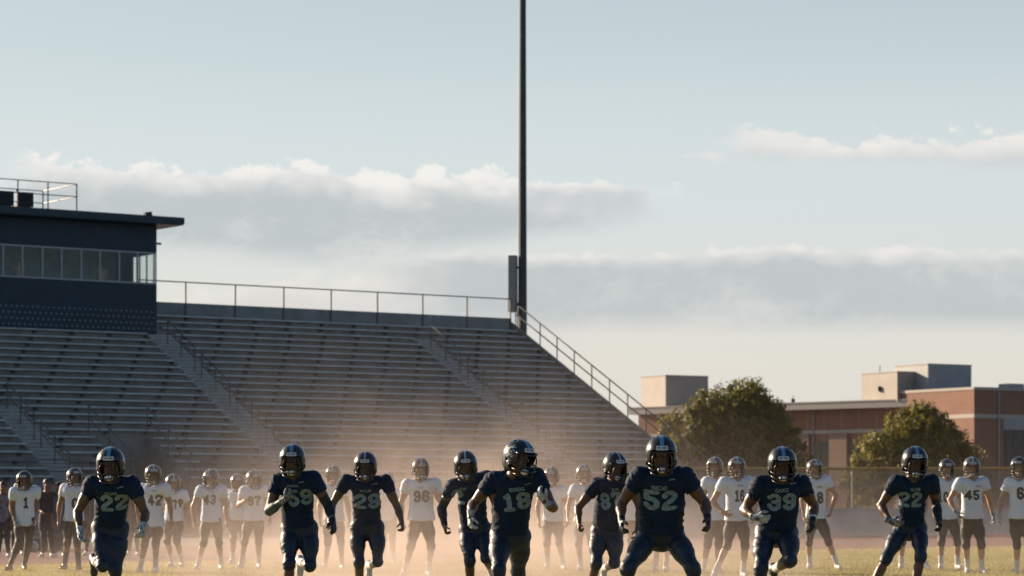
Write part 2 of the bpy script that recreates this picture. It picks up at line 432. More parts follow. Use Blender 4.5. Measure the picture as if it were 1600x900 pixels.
def hand_field(wr, d, t, n, curl, h, glove, spread=.010):
    r0 = .0025 if glove else 0
    c = wr + d * .09
    f = Field(c - .15, c + .15, h)
    ib = wr + d * .090 + t * .028; lb = wr + d * .082 - t * .030
    for q in (1, .33, -.33, -1):
        b = wr + d * (.088 - .004 * (1 - q)) + t * (.028 * q); f.cap(wr + t * .012 * q + d * .005, b, .020 + r0, .0145 + r0, .012)
    L = (.074, .083, .077, .060)
    for i in range(4):
        p = wr + d * (.090 - (.010 if i == 3 else .003 * i * (i > 1))) + t * (.029 - .0195 * i)
        ang = 0; sp = (1.5 - i) * spread * 6
        for sgi, (fr, ca) in enumerate(((.45, .55), (.31, .75), (.24, .55))):
            ang += ca * curl * (1 + .12 * i)
            dd = nrm(d * math.cos(ang) + n * math.sin(ang) + t * sp * math.cos(ang)); q = p + dd * L[i] * fr
            f.cap(p, q, (.0108, .0098, .0090)[sgi] + r0, (.0098, .0090, .0076)[sgi] + r0, .004); p = q
    p = wr + d * .028 + t * .026 + n * .006
    q = p + nrm(t * .75 + d * .62 + n * .25) * .043; f.cap(p, q, .016 + r0, .0125 + r0, .01)
    w = q + nrm(d * .85 + t * .28 + n * (.25 + .5 * curl)) * .032; f.cap(q, w, .0125 + r0, .010 + r0, .006)
    e = w + nrm(d * .85 + t * .05 + n * (.3 + .5 * curl)) * .024; f.cap(w, e, .0105 + r0, .0082 + r0, .005)
    f.cap(wr - d * (.055 if glove else .03), wr + d * .01, .031 + r0 * 2 if glove else .029, .026 + r0, .012, flat_a=glove)
    return f.mesh()

GN = {'navy': 'players in navy jerseys', 'white': 'players in white jerseys', 'crowd': 'people on the sideline'}
def person(label, team, s, head, sh, el, wr, hip, kn, an, num=None, word=None, skin='skin_deep', hair=None,
           helmet=None, gl=(None, None), curl=(.7, .7), asl=(None, None), socks='sock_white', shoes='shoe_white',
           b=1., longpants=False, hem=None, waist=.176, fine=True, Y0=None, hand=(None, None), band=None, logo=True,
           ground_z=0., jm=None, pm=None, foot=(None, None), pads=None, towel=False, seed=0, tdy=.10, splash=False, cat='football player', dash=None):
    Y = Y0 or FOC / s
    fine = fine
    pads = (team in ('navy', 'white')) if pads is None else pads
    hb, hj, hh = (.017, .0105, .0065) if fine else (.026, .018, .0115)
    shL, shR = at(sh[0], sh[1], Y - tdy + (sh[4] if len(sh) > 4 else 0)), at(sh[2], sh[3], Y - tdy - (sh[4] if len(sh) > 4 else 0))
    hpL, hpR = at(hip[0], hip[1], Y + tdy), at(hip[2], hip[3], Y + tdy)
    S, Hh = [shL, shR], [hpL, hpR]
    csh, pel = (shL + shR) / 2, (hpL + hpR) / 2
    R = nrm(shR - shL); U = nrm(csh - pel); Fw = nrm(np.cross(R, U)); U = np.cross(Fw, R); 
    Rp = nrm(hpR - hpL); FwP = nrm(np.cross(Rp, A(0, 0, 1)))
    E, W = [], []
    for i in (0, 1):
        e = el[3 * i:3 * i + 3]; w = wr[3 * i:3 * i + 3]
        E.append(solve(S[i], e[0], e[1], Y, .30, e[2])); W.append(solve(E[i], w[0], w[1], Y, .265, w[2]))
    K, N = [], []
    for i in (0, 1):
        k = kn[3 * i:3 * i + 3]; a = an[3 * i:3 * i + 3]
        K.append(solve(Hh[i], k[0], k[1], Y, .43, k[2]))
        if a[1] is None:
            z = .095 + ground_z; x = (a[0] - CX) / FOC
            yy = K[i][1]
            for _ in range(4):
                yy = K[i][1] + a[2] * math.sqrt(max(0, .44**2 - (x * yy - K[i][0])**2 - (z - K[i][2])**2))
            N.append(A(x * yy, yy, z))
        else: N.append(solve(K[i], a[0], a[1], Y, .42, a[2]))
    hc = at(head[0], head[1], csh[1] - .03 - .10 * (tdy > .05))
    yaw, pit, rol = (math.radians(v) for v in head[2:5])
    hF = A(math.sin(yaw) * math.cos(pit), -math.cos(yaw) * math.cos(pit), -math.sin(pit))
    hU = nrm(A(math.sin(rol), 0, 1)); hX = nrm(np.cross(hF, hU)); hU = np.cross(hX, hF)
    HR = np.stack([hX, hF, hU], 1)                    # local -> world
    neck = csh + U * .045
    org = A(pel[0], pel[1], ground_z)
    sk = M[skin]
    allp = np.array(S + Hh + E + W + K + N + [hc])
    lo, hi = allp.min(0) - .17, allp.max(0) + .17
    # ---- body: one continuous surface
    f = Field(lo, hi, hb)
    f.cap(csh - U * .02, hc - hU * .05 - hF * .01, .068 * b, .062, .03)
    f.cap(csh - U * .03, pel + U * .05, .125 * b, .115 * b, .04, sq=(Fw, .72))
    f.cap(shL - R * -.03, shR - R * .03, .062, .062, .04)
    f.cap(hpL * .9 + hpR * .1, hpR * .9 + hpL * .1, .085, .085, .05)
    for i in (0, 1):
        f.cap(S[i], E[i], .060 * b, .046 * b, .03)
        m = S[i] * .55 + E[i] * .45; f.cap(m * .8 + S[i] * .2, m * .8 + E[i] * .2, .057 * b, .055 * b, .03)
        f.cap(E[i], W[i], .046 * b, .030, .02)
        m = E[i] * .72 + W[i] * .28; f.cap(m * .9 + E[i] * .1, m * .9 + W[i] * .1, .049 * b, .045 * b, .025)
        f.cap(W[i], W[i] + nrm(W[i] - E[i]) * .045, .027, .018, .015)
        f.cap(Hh[i], K[i], .085 * b, .056 * b, .04); f.cap(K[i], N[i], .055 * b, .036, .03)
        bk = nrm(np.cross(nrm(N[i] - K[i]), R)); bk = bk if bk[1] > 0 or True else -bk
        if np.dot(bk, FwP) > 0: bk = -bk
        m = K[i] * .70 + N[i] * .30 + bk * .016; f.cap(m * .85 + K[i] * .15, m * .8 + N[i] * .2, .055 * b, .049 * b, .03)
    V, F = f.mesh()
    hv, hf, hm = HEAD_FINE if fine else HEAD_COARSE
    mi = np.concatenate([np.zeros(len(F), int), hm])
    F = np.concatenate([F, hf + len(V)]); V = np.concatenate([V, (hv * 1.05) @ HR.T + hc])
    hands = []
    for i in (0, 1):
        if hand[i]: d, t0, n0 = (nrm(A(*q)) if q is not None else None for q in hand[i])
        else: d, t0, n0 = nrm(nrm(W[i] - E[i]) + A(0, 0, -.25)), None, None
        t = t0 if t0 is not None else Fw; t = nrm(t - d * np.dot(t, d)); n = np.cross(d, t)
        ref = n0 if n0 is not None else (pel + U * .2 - W[i])
        if np.dot(n, ref) < 0: n = -n
        hv, hf = hand_field(W[i], d, t, n, curl[i], hh, gl[i] is not None)
        if gl[i] is None:
            F = np.concatenate([F, hf + len(V)]); V = np.concatenate([V, hv]); mi = np.concatenate([mi, np.zeros(len(hf), int)])
        else: hands.append((i, hv, hf))
    body = link('person', np_mesh('body', V - org, F, [sk, M['eye']], mi)); body.location = org
    tag(body, label, cat, GN[team])
    def part(name, V, F, m, parent=body): return link(name, np_mesh(name, V - org, F, [m]), parent)
    for i, hv, hf in hands: part('glove', hv, hf, M[gl[i]])
    # ---- jersey
    f = Field(np.minimum(csh, pel) - A(.45, .35, .2), np.maximum(csh, pel) + A(.45, .35, .3), hj)
    hemp = pel + U * (.05 if hem is None else hem - .05)
    wj = waist * b
    mid = csh * .5 + hemp * .5
    f.cap(csh - U * .10, mid, .186 * b, wj * 1.03, .05, sq=(Fw, .72)); f.cap(mid, hemp, wj * 1.02, wj * (1.05 if team == 'navy' else 1.27), .04, sq=(Fw, .78), flat=True)
    if pads:
        f.cap(shL + U * .022 + R * .02, shR + U * .022 - R * .02, .083 * b, .083 * b, .05, sq=(Fw, 1.2))
        f.cap(csh - U * .03 + Fw * .055 - R * .09, csh - U * .03 + Fw * .055 + R * .09, .085, .085, .06)
        f.cap(csh - U * .03 - Fw * .06 - R * .09, csh - U * .03 - Fw * .06 + R * .09, .085, .085, .06)
    else: f.cap(shL + R * .02, shR - R * .02, .072 * b, .072 * b, .05)
    for i in (0, 1):
        q = S[i] + (E[i] - S[i]) * (.47 if pads else .55)
        f.cap(S[i], q, .082 * b if pads else .07, .079 * b if pads else .07, .03, flat=True)
        f.cap(S[i] * .3 + q * .7, q + (q - S[i]) * .4, .060 * b, .062 * b, .006, cut=True)
        if pads: f.cap(S[i] + U * .012, S[i] * .45 + q * .55 + U * .008, .090 * b, .083 * b, .04)
    f.cap(neck + U * .035 + Fw * .01, neck + U * .16 + Fw * .04, .068, .085, .02, cut=True)
    f.cap(neck + U * .02 + Fw * .09, neck + U * .1 + Fw * .10, .022, .05, .02, cut=True)
    fr = 1 if fine else .8
    f.folds(.021 if team == 'navy' else .014, seed * 3 + int(head[0]), pel,
            [(nrm(R * .35 + U), 34 * fr, .5), (nrm(-R * .5 + U), 42 * fr, .45), (nrm(R * .9 + U * .6), 60 * fr, .3), (U, 75 * fr, .22)])
    JV, JF = f.mesh()
    jmat = M[jm or ('navy' if team == 'navy' else 'white')]
    jer = part('jersey' if pads else 'shirt', JV, JF, jmat)
    # ---- trousers
    lo, hi = np.array(Hh + K + N).min(0) - .2, np.array(Hh + K + N).max(0) + .2
    lo[2] = min(K[0][2], K[1][2]) - .22 if not longpants else min(N[0][2], N[1][2]) - .1
    f = Field(lo, hi, hj)
    f.cap(hpL * .85 + hpR * .15 + A(0, 0, .025), hpR * .85 + hpL * .15 + A(0, 0, .025), .092 * b, .092 * b, .04, sq=(Fw, 1.1)); f.cap(pel, pel + U * .10, .158 * b, .150 * b, .04, sq=(Fw, .72))
    for i in (0, 1):
        f.cap(Hh[i], K[i], .097 * b, .069 * b, .07 if team == 'navy' else .03)
        m = Hh[i] * .6 + K[i] * .4; f.cap(m, m * .8 + K[i] * .2, .099 * b, .093 * b, .05)
        dn = nrm(N[i] - K[i])
        if longpants: f.cap(K[i], N[i] - dn * .02, .066 * b, .047, .03, flat=True); m = K[i] * .72 + N[i] * .28; f.cap(m, m * .9 + N[i] * .1, .063, .06, .03)
        else: f.cap(K[i], K[i] + dn * .075, .070 * b, .064 * b, .02, flat=True)
        f.cap(K[i] + FwP * .012, K[i] + FwP * .012 + dn * .03, .064 * b, .06 * b, .03)
    f.folds(.010, seed + int(head[0]) + 5, pel, [(nrm(R * .5 + A(0, 0, 1)), 45 * fr, .5), (nrm(-R * .5 + A(0, 0, 1)), 60 * fr, .4), (A(0, 0, 1), 90 * fr, .2)])
    V, F = f.mesh(); part('trousers', V, F, M[pm or ('navy_pants' if team == 'navy' else 'dark_pants')])
    # ---- socks and shoes
    for i in (0, 1):
        dn = nrm(N[i] - K[i]); planted = an[3 * i + 1] is None
        if foot[i]: toe = nrm(A(*foot[i]))
        elif planted: toe = nrm(FwP * A(1, 1, 0) + (Rp * (-.25 if i == 0 else .25)))
        else: toe = nrm(np.cross(dn, Rp)); toe = toe if toe[2] < 0 else -toe
        upf = A(0, 0, 1) if planted else -dn
        f = Field(N[i] - .26, N[i] + .26, .011 if fine else .014)
        so = N[i] - upf * .045
        f.cap(so - toe * .035, so + toe * .13, .042, .036, .03); f.cap(so + toe * .10 - upf * .008, so + toe * .165 - upf * .012, .038, .030, .02)
        f.cap(N[i] + upf * .03, so, .048, .047, .03, flat_a=True)
        f.plane(N[i] - upf * .088, -upf)
        V, F = f.mesh(); part('shoe', V, F, M[shoes])
        if socks:
            f = Field(np.minimum(N[i], K[i]) - .12, np.maximum(N[i], K[i]) + .12, .012 if fine else .016)
            ln = .13 if socks == 'sock_white' else .22
            f.cap(N[i] - dn * (ln + .05), N[i], .050 if ln < .2 else .057, .045, .02, flat_a=True); V, F = f.mesh()
            if not longpants: part('sock', V, F, M[socks])
    # ---- arm sleeves and bands
    for i in (0, 1):
        if asl[i]:
            f = Field(np.minimum(np.minimum(S[i], E[i]), W[i]) - .12, np.maximum(np.maximum(S[i], E[i]), W[i]) + .12, hj)
            f.cap(S[i] * .75 + E[i] * .25, E[i], .064 * b, .052 * b, .02); f.cap(E[i], W[i], .053 * b, .036, .02, flat=True)
            m = E[i] * .72 + W[i] * .28; f.cap(m * .9 + E[i] * .1, m * .9 + W[i] * .1, .055 * b, .051 * b, .025)
            V, F = f.mesh(); part('arm_sleeve', V, F, M[asl[i]])
        if band and band[i]:
            d = nrm(W[i] - E[i]); f = Field(W[i] - .14, W[i] + .12, .008)
            f.cap(W[i] - d * .085, W[i] - d * .035, .040, .039, .004, flat=True, flat_a=True); V, F = f.mesh(); part('wristband', V, F, M['band_white'])
    # ---- helmet or hair
    if helmet:
        hm_ = link('helmet', ME[helmet], body)
        T = np.eye(4); T[:3, :3] = HR * HS; T[:3, 3] = hc - org + HR @ A(0, .012, 0)
        hm_.matrix_local = Matrix(T.tolist())
        link('facemask', ME['mask' if team == 'navy' else 'mask_grey'], hm_); link('front_plate', ME['plate'], hm_); link('chin_cup', ME['chin'], hm_)
        if splash:
            for sx in (-1, 1):
                o = link('helmet_mark', ME['splash'], hm_); o.scale = (sx, 1, 1)
    elif hair:
        f = Field(hc - .2, hc + .2, .013)
        ax = [HR[:, 0], HR[:, 1], HR[:, 2]]
        f.ell(hc + HR @ A(0, -.018, .045), (.090, .104, .090), ax, .02)
        V, F = f.mesh(); part('hair', V, F, M['hair'] if hair == 'hair' else M[hair])
    # ---- printed number, word, small mark: lying on the jersey's own surface
    bv = BVHTree.FromPolygons([Vector(v) for v in JV], [tuple(q) for q in JF.tolist()])
    def printed(name, P2, faces, px, py, wpx, hpx, m, off=.0035):
        c = at(px, py, csh[1] - .15); rel = c - csh; ca, cb = np.dot(rel, R), np.dot(rel, U)
        w, h = wpx * csh[1] / FOC, hpx * csh[1] / FOC
        V, ok = [], []
        for x, y in P2:
            p = csh + R * (ca + (x - .5) * w) + U * (cb + (y - .5) * h)
            hit = bv.ray_cast(Vector(p + Fw * .6), Vector(-Fw))
            ok.append(hit[0] is not None and np.dot(np.array(hit[0]) - csh, Fw) > -.02)
            V.append(np.array(hit[0]) + Fw * off if hit[0] is not None else p)
        fs = [q for q in faces if all(ok[v] for v in q)]
        if not fs: return
        me = bpy.data.meshes.new(name); me.from_pydata((np.array(V) - org).tolist(), [], fs); me.materials.append(m); me.update()
        me.polygons.foreach_set('use_smooth', [True] * len(fs))
        link(name, me, jer)
    nm = M['number_grey' if team == 'navy' else 'number_dark']
    if num:
        t, px, py, wpx, hpx = num
        P, Fa = [], []
        for i, ch in enumerate(t):
            p, q = digit_grid(ch, n=34 if fine else 20)
            o = len(P); k = .62 * len(t) + .06 * (len(t) - 1)
            P += [((x + i * .68) / k, y) for x, y in p]; Fa += [tuple(v + o for v in w) for w in q]
        printed('jersey_number', P, Fa, px, py, wpx, hpx, nm)
    if word:
        t, px, py, wpx, hpx, wm = word
        p, q = text_flat(t); printed('team_word', p, q, px, py, wpx, hpx, M[wm], .004)
    if dash:
        printed('chest_mark', [(0, 0), (.5, .35), (1, .3), (1, 1), (.5, .75), (0, .4)], [(0, 1, 4, 5), (1, 2, 3, 4)], dash[0], dash[1], 9, 2.6, M['word_grey'], .004)
    return body
DUST_LOW, DUST_HIGH, DUST_ALL = .14, .038, .023

# ------------------------------------------------------------------ camera, sun, sky
cam = bpy.data.cameras.new('camera'); co = bpy.data.objects.new('camera', cam); COL.objects.link(co)
co.location = (0, 0, CAMZ); co.rotation_euler = (math.radians(90), 0, 0)
cam.sensor_width = 36; cam.lens = FOC / 1600 * 36; cam.shift_y = (HZ - 450) / 1600
cam.clip_start = .5; cam.clip_end = 6000
cam.dof.use_dof = True; cam.dof.focus_distance = 28.5; cam.dof.aperture_fstop = 4.0
sc.camera = co
sd = Vector((-math.sin(math.radians(SUN_AZ)) * math.cos(math.radians(SUN_EL)), math.cos(math.radians(SUN_AZ)) * math.cos(math.radians(SUN_EL)), math.sin(math.radians(SUN_EL))))
sl = bpy.data.lights.new('sun', 'SUN'); sl.energy = 5.0; sl.angle = math.radians(.6); sl.color = (1, .80, .58)
so = bpy.data.objects.new('sun', sl); COL.objects.link(so); so.rotation_euler = sd.to_track_quat('Z', 'Y').to_euler(); so.location = (-60, 60, 60)

w = bpy.data.worlds.new('World'); sc.world = w; w.use_nodes = True
nt = w.node_tree; nt.nodes.clear(); NN, LK = nt.nodes.new, nt.links.new
def mth(op, a, b=None, c=None, clamp=False):
    n = NN('ShaderNodeMath'); n.operation = op; n.use_clamp = clamp
    for i, v in enumerate((a, b, c)):
        if v is None: continue
        if isinstance(v, (int, float)): n.inputs[i].default_value = v
        else: LK(v, n.inputs[i])
    return n.outputs[0]
def sstep(v, a, b):                                  # 0 at a, 1 at b
    n = NN('ShaderNodeMapRange'); n.interpolation_type = 'SMOOTHSTEP'
    for i, q in enumerate((v, a, b)):
        if isinstance(q, (int, float)): n.inputs[i].default_value = q
        else: LK(q, n.inputs[i])
    return n.outputs[0]
def mixc(f, a, b):
    n = NN('ShaderNodeMix'); n.data_type = 'RGBA'
    for i, v in ((0, f), (6, a), (7, b)):
        if isinstance(v, (int, float)): n.inputs[i].default_value = v
        elif isinstance(v, tuple): n.inputs[i].default_value = (*v, 1)
        else: LK(v, n.inputs[i])
    return n.outputs[2]
sky = NN('ShaderNodeTexSky'); sky.sky_type = 'NISHITA'; sky.sun_disc = False
sky.sun_elevation = math.radians(SUN_EL); sky.sun_rotation = math.radians(-SUN_AZ)
sky.dust_density = 2.0; sky.air_density = 1.0; sky.ozone_density = 1.5
tc = NN('ShaderNodeTexCoord'); sx = NN('ShaderNodeSeparateXYZ'); LK(tc.outputs['Generated'], sx.inputs[0])
az = mth('ARCTAN2', sx.outputs[0], sx.outputs[1]); el_ = mth('ARCSINE', sx.outputs[2])
AX = mth('MULTIPLY_ADD', az, FOC, CX); EY = mth('MULTIPLY_ADD', el_, -FOC, HZ)      # angles in 1/4400 rad
def noise(scx, scy, detail, rough, seed):
    cb = NN('ShaderNodeCombineXYZ'); LK(mth('MULTIPLY', AX, 1 / scx), cb.inputs[0]); LK(mth('MULTIPLY', EY, 1 / scy), cb.inputs[1]); cb.inputs[2].default_value = seed
    n = NN('ShaderNodeTexNoise'); n.inputs['Scale'].default_value = 1; n.inputs['Detail'].default_value = detail; n.inputs['Roughness'].default_value = rough
    LK(cb.outputs[0], n.inputs['Vector']); return mth('SUBTRACT', n.outputs['Fac'], .5)
def billow(v, s=1.):                                # rounded tops, sharp valleys
    return mth('SUBTRACT', .33, mth('ABSOLUTE', mth('MULTIPLY', v, 2.6 * s)))
n_big = noise(170, 90, 3, .5, 3.1); n_mid = billow(noise(95, 60, 2, .5, 7.7)); n_soft = noise(260, 60, 4, .5, 12.3); n_fine = billow(noise(42, 30, 4, .62, 21.))
SKYC = 1.0
base = sky.outputs[0]
CLOUDS = []
def cloud(col, x0, x1, sx0, sx1, top, bot, amp, st, sb, crest, bright, shade, ampb=20, op=1., cn=50):
    """one cloud bank on the sky sphere: top/bot are functions (k0, k1, xc, k2) of the azimuth"""
    def prof(p):
        d = mth('SUBTRACT', AX, p[2]); q = mth('MULTIPLY_ADD', d, p[1], p[0])
        return mth('ADD', q, mth('MULTIPLY', mth('MULTIPLY', d, d), p[3])) if p[3] else q
    T = mth('ADD', prof(top), mth('ADD', mth('MULTIPLY', n_big, amp), mth('ADD', mth('MULTIPLY', n_mid, amp * .55), mth('MULTIPLY', n_fine, amp * .38))))
    B = mth('ADD', prof(bot), mth('MULTIPLY', n_soft, ampb))
    X = mth('ADD', AX, mth('MULTIPLY', n_mid, 90))
    dT = mth('SUBTRACT', EY, T)
    cov = mth('MULTIPLY', sstep(dT, -st * .3, st), mth('SUBTRACT', 1, sstep(mth('SUBTRACT', EY, B), -sb, sb)))
    cov = mth('MULTIPLY', cov, mth('MULTIPLY', sstep(X, x0 - sx0, x0 + sx0), mth('SUBTRACT', 1, sstep(X, x1 - sx1, x1 + sx1))))
    cov = mth('MULTIPLY', cov, op)
    wb = mth('SUBTRACT', 1, sstep(mth('ADD', dT, mth('ADD', mth('MULTIPLY', n_mid, cn), mth('MULTIPLY', n_fine, cn * .5))), crest * .15, crest))
    wb = mth('MAXIMUM', wb, mth('MULTIPLY', sstep(mth('ADD', n_big, mth('MULTIPLY', n_fine, .22)), -.02, .30), .42))
    return mixc(cov, col, mixc(wb, shade, bright))
# clear-sky tone: Nishita thinned by bright low haze
hz = mth('SUBTRACT', 1, sstep(EY, 120, 700))
hs = NN('ShaderNodeHueSaturation'); hs.inputs['Saturation'].default_value = 1.05; hs.inputs['Value'].default_value = .62; LK(base, hs.inputs['Color'])
hazec = mixc(sstep(EY, 300, -20), mixc(sstep(EY, 600, 260), (4.2, 4.05, 3.72), (3.72, 4.06, 4.12)), (3.05, 3.56, 3.68))
hazef = mth('MULTIPLY_ADD', mth('SUBTRACT', 1, sstep(EY, -900, 300), clamp=False), -1, 1)
hazef = mth('MULTIPLY', sstep(EY, -700, 250), .88)
sdn = NN('ShaderNodeVectorMath'); sdn.operation = 'DOT_PRODUCT'; LK(tc.outputs['Generated'], sdn.inputs[0]); sdn.inputs[1].default_value = tuple(sd)
hazec = mixc(sstep(sdn.outputs['Value'], -.55, .45), (1.3, 1.92, 2.55), hazec)
clear = mixc(hazef, hs.outputs[0], hazec)
WB, WS = (4.55, 4.45, 4.25), (2.95, 3.22, 3.40)
#            x0    x1    soft       top profile            bottom profile
col = cloud(clear, 225, 900, 120, 120, (450, -.10, 250, 0), (545, 0, 500, 0), 70, 22, 60, 60, (4.45, 4.28, 4.02), (3.8, 3.72, 3.55), 30, .9, 60)
col = cloud(col, 640, 2600, 150, 60, (387, -.004, 1200, 0), (508, .012, 1200, 0), 46, 8, 24, 44, (4.4, 4.3, 4.12), (2.78, 3.0, 3.06), 26, .92, 46)
col = cloud(col, 60, 1000, 40, 110, (250, .012, 300, .00006), (400, 0, 420, -.00018), 84, 9, 26, 92, (4.75, 4.65, 4.45), (2.82, 3.04, 3.10), 34, .97, 85)
col = cloud(col, 830, 1020, 60, 30, (285, 0, 900, 0), (335, 0, 900, 0), 60, 14, 22, 30, (4.2, 4.1, 3.95), (3.0, 3.2, 3.32), 24, .8)
col = cloud(col, 1165, 2100, 50, 90, (203, .0, 1350, 0), (258, .03, 1350, 0), 80, 10, 16, 75, (4.5, 4.4, 4.2), (3.2, 3.32, 3.36), 30, .95, 60)
col = cloud(col, 1062, 1122, 20, 24, (240, 0, 1090, 0), (256, 0, 1090, 0), 22, 10, 10, 30, (4.4, 4.3, 4.1), (3.6, 3.7, 3.7), 12, .8)
bg = NN('ShaderNodeBackground'); LK(col, bg.inputs[0]); bg.inputs[1].default_value = .1
ow = NN('ShaderNodeOutputWorld'); LK(bg.outputs[0], ow.inputs[0])

sc.view_settings.view_transform = 'Standard'; sc.view_settings.look = 'None'; sc.view_settings.gamma = 1; sc.view_settings.exposure = .92
sc.render.engine = 'CYCLES'; cy = sc.cycles
cy.use_denoising = True; cy.max_bounces = 5; cy.diffuse_bounces = 2; cy.glossy_bounces = 2; cy.transmission_bounces = 4; cy.transparent_max_bounces = 10; cy.volume_bounces = 1
try: cy.denoiser = 'OPENIMAGEDENOISE'
except Exception: pass
cy.sample_clamp_indirect = 6; cy.caustics_reflective = False; cy.caustics_refractive = False

# ------------------------------------------------------------------ ground
M['turf'] = mat('turf_grass', (.28, .255, .085), .85, col2=(.21, .20, .068), nscale=.9, bump=.8, bscale=30, bdist=.03)
M['track'] = mat('red_track', (.13, .042, .032), .85, noise=.14, nscale=1.2, bump=.3, bscale=40)
M['apron'] = mat('concrete_apron', (.16, .15, .14), .9, noise=.15, nscale=.6)
M['earth'] = mat('dry_grass_ground', (.12, .105, .055), .95, noise=.2, nscale=.05)
def sheet(name, pts, z, m, kind='structure'):
    b = MB(); b.face([(p[0], p[1], z) for p in pts]); o = b.build(name, m); o['kind'] = kind; return o
G0, G1 = ground(0, 883), ground(1600, 853); T0, T1 = ground(0, 858), ground(1600, 834)
dG, dT_ = nrm(G1 - G0), nrm(T1 - T0)
sheet('ground', [(-3000, -200), (3000, -200), (3000, 4500), (-3000, 4500)], -.012, M['earth'])
sheet('apron', [T0 - dT_ * 70, T0 + dT_ * 130, A(200, 330, 0), A(-90, 330, 0)], -.008, M['apron'])
sheet('track', [G0 - dG * 75, G1 + dG * 75, T1 + dT_ * 75, T0 - dT_ * 70], -.004, M['track'])
sheet('turf', [G0 - dG * 75, A(-60, -60, 0), A(160, -60, 0), G1 + dG * 75], 0, M['turf'])
M['lane'] = mat('white_lane_paint', (.5, .48, .45), .8, noise=.2, nscale=3)
b = MB()
for k in range(1, 7):                                # painted lane lines along the track
    q0, q1 = G0 + (T0 - G0) * (k * .10 - .06), G1 + (T1 - G1) * (k * .10 - .06); d = nrm(q1 - q0); sd_ = A(-d[1], d[0], 0) * .03
    q0, q1 = q0 - d * 20, q1 + d * 20
    b.face([A(*(q0 - sd_)[:2], .0), A(*(q1 - sd_)[:2], .0), A(*(q1 + sd_)[:2], .0), A(*(q0 + sd_)[:2], .0)])
o = b.build('lane_markings', M['lane']); o['kind'] = 'structure'
# short grass blades where the turf is seen
n = 90000
yy = 44 + 42 * rng.random(n)**1.3; xx = (rng.random(n) - .5) * 2 * .2 * yy
keep = [(x, y) for x, y in zip(xx, yy) if np.cross((G1 - G0)[:2], (A(x, y) - G0[:2])) < -.2]
P = np.array(keep); n = len(P); an_ = rng.random(n) * 6.28; h_ = .018 + .03 * rng.random(n); wd = .006 + .007 * rng.random(n); ln = (rng.random((n, 2)) - .5) * .03
V = np.zeros((n, 3, 3)); V[:, 0, :2] = P - np.c_[np.cos(an_), np.sin(an_)] * wd[:, None]; V[:, 1, :2] = P + np.c_[np.cos(an_), np.sin(an_)] * wd[:, None]
V[:, 2, :2] = P + ln; V[:, 2, 2] = h_
def leaf_mat(name, c1, c2, nscale, trans):
    m, t_, b_ = new_mat(name); out = [q for q in t_.nodes if q.type == 'OUTPUT_MATERIAL'][0]
    tc_ = t_.nodes.new('ShaderNodeTexCoord'); ns = t_.nodes.new('ShaderNodeTexNoise'); ns.inputs['Scale'].default_value = nscale; ns.inputs['Detail'].default_value = 5
    t_.links.new(tc_.outputs['Object'], ns.inputs['Vector'])
    rp = t_.nodes.new('ShaderNodeValToRGB'); rp.color_ramp.elements[0].position = .35; rp.color_ramp.elements[0].color = (*c1, 1); rp.color_ramp.elements[1].position = .65; rp.color_ramp.elements[1].color = (*c2, 1)
    t_.links.new(ns.outputs['Fac'], rp.inputs[0]); t_.links.new(rp.outputs[0], b_.inputs['Base Color']); b_.inputs['Roughness'].default_value = .6
    b_.inputs['Specular IOR Level'].default_value = .25
    tr = t_.nodes.new('ShaderNodeBsdfTranslucent'); t_.links.new(rp.outputs[0], tr.inputs[0])
    mx = t_.nodes.new('ShaderNodeMixShader'); mx.inputs[0].default_value = trans
    t_.links.new(b_.outputs[0], mx.inputs[1]); t_.links.new(tr.outputs[0], mx.inputs[2]); t_.links.new(mx.outputs[0], out.inputs[0]); return m
M['blade'] = leaf_mat('grass_blade', (.32, .275, .085), (.45, .38, .13), .8, .45)
o = link('grass', np_mesh('grass', V.reshape(-1, 3), np.arange(n * 3).reshape(-1, 3), [M['blade']], smooth=False)); o['kind'] = 'stuff'

# ------------------------------------------------------------------ grandstand
U_, V_ = A(.815, .579, 0), A(-.579, .815, 0)         # along the rows (right and away), up the rows (left and away)
P0 = A(9.01, 134, 0); Z0, RISE, RUN, NR = 2.37, .342, .648, 24
LEN = 60
def st(t, d, z): return P0 - U_ * t + V_ * d + A(0, 0, z)
SAX = [U_, V_, A(0, 0, 1)]
M['alu'] = mat('weathered_aluminium_plank', (.50, .49, .455), .45, .35, noise=.18, nscale=1.5, bump=.1, bscale=20)
M['deck'] = mat('stand_riser_metal', (.235, .225, .205), .7, .1, noise=.22, nscale=1.1)
M['concrete'] = mat('stand_concrete', (.25, .26, .25), .9, noise=.2, nscale=.8, bump=.2, bscale=12)
M['bracket'] = mat('dark_bracket_steel', (.055, .055, .055), .6, .4)
M['rail'] = mat('grey_rail_pipe', (.11, .112, .11), .5, .5, noise=.2, nscale=3)
M['step'] = mat('aisle_step_concrete', (.30, .305, .295), .85, noise=.15, nscale=2)
AISLES = [(6.8, 1, 21, 1.15), (22.0, 0, 20, 1.5), (33.2, 0, 9, 1.4)]   # t, first row, last row, width
VOM = (27.6, 30.4, 6)                                 # entry notch: t range, rows cut
gs = empty('grandstand', P0 + A(0, 0, 0)); tag(gs, 'long aluminium bench grandstand rising in rows behind the players', 'grandstand')
O = P0.copy()
def pr(k): return [st(0, RUN * k + .10, Z0 + RISE * (k - 1) - .06), st(0, RUN * k + .10, Z0 + RISE * k - .06)]
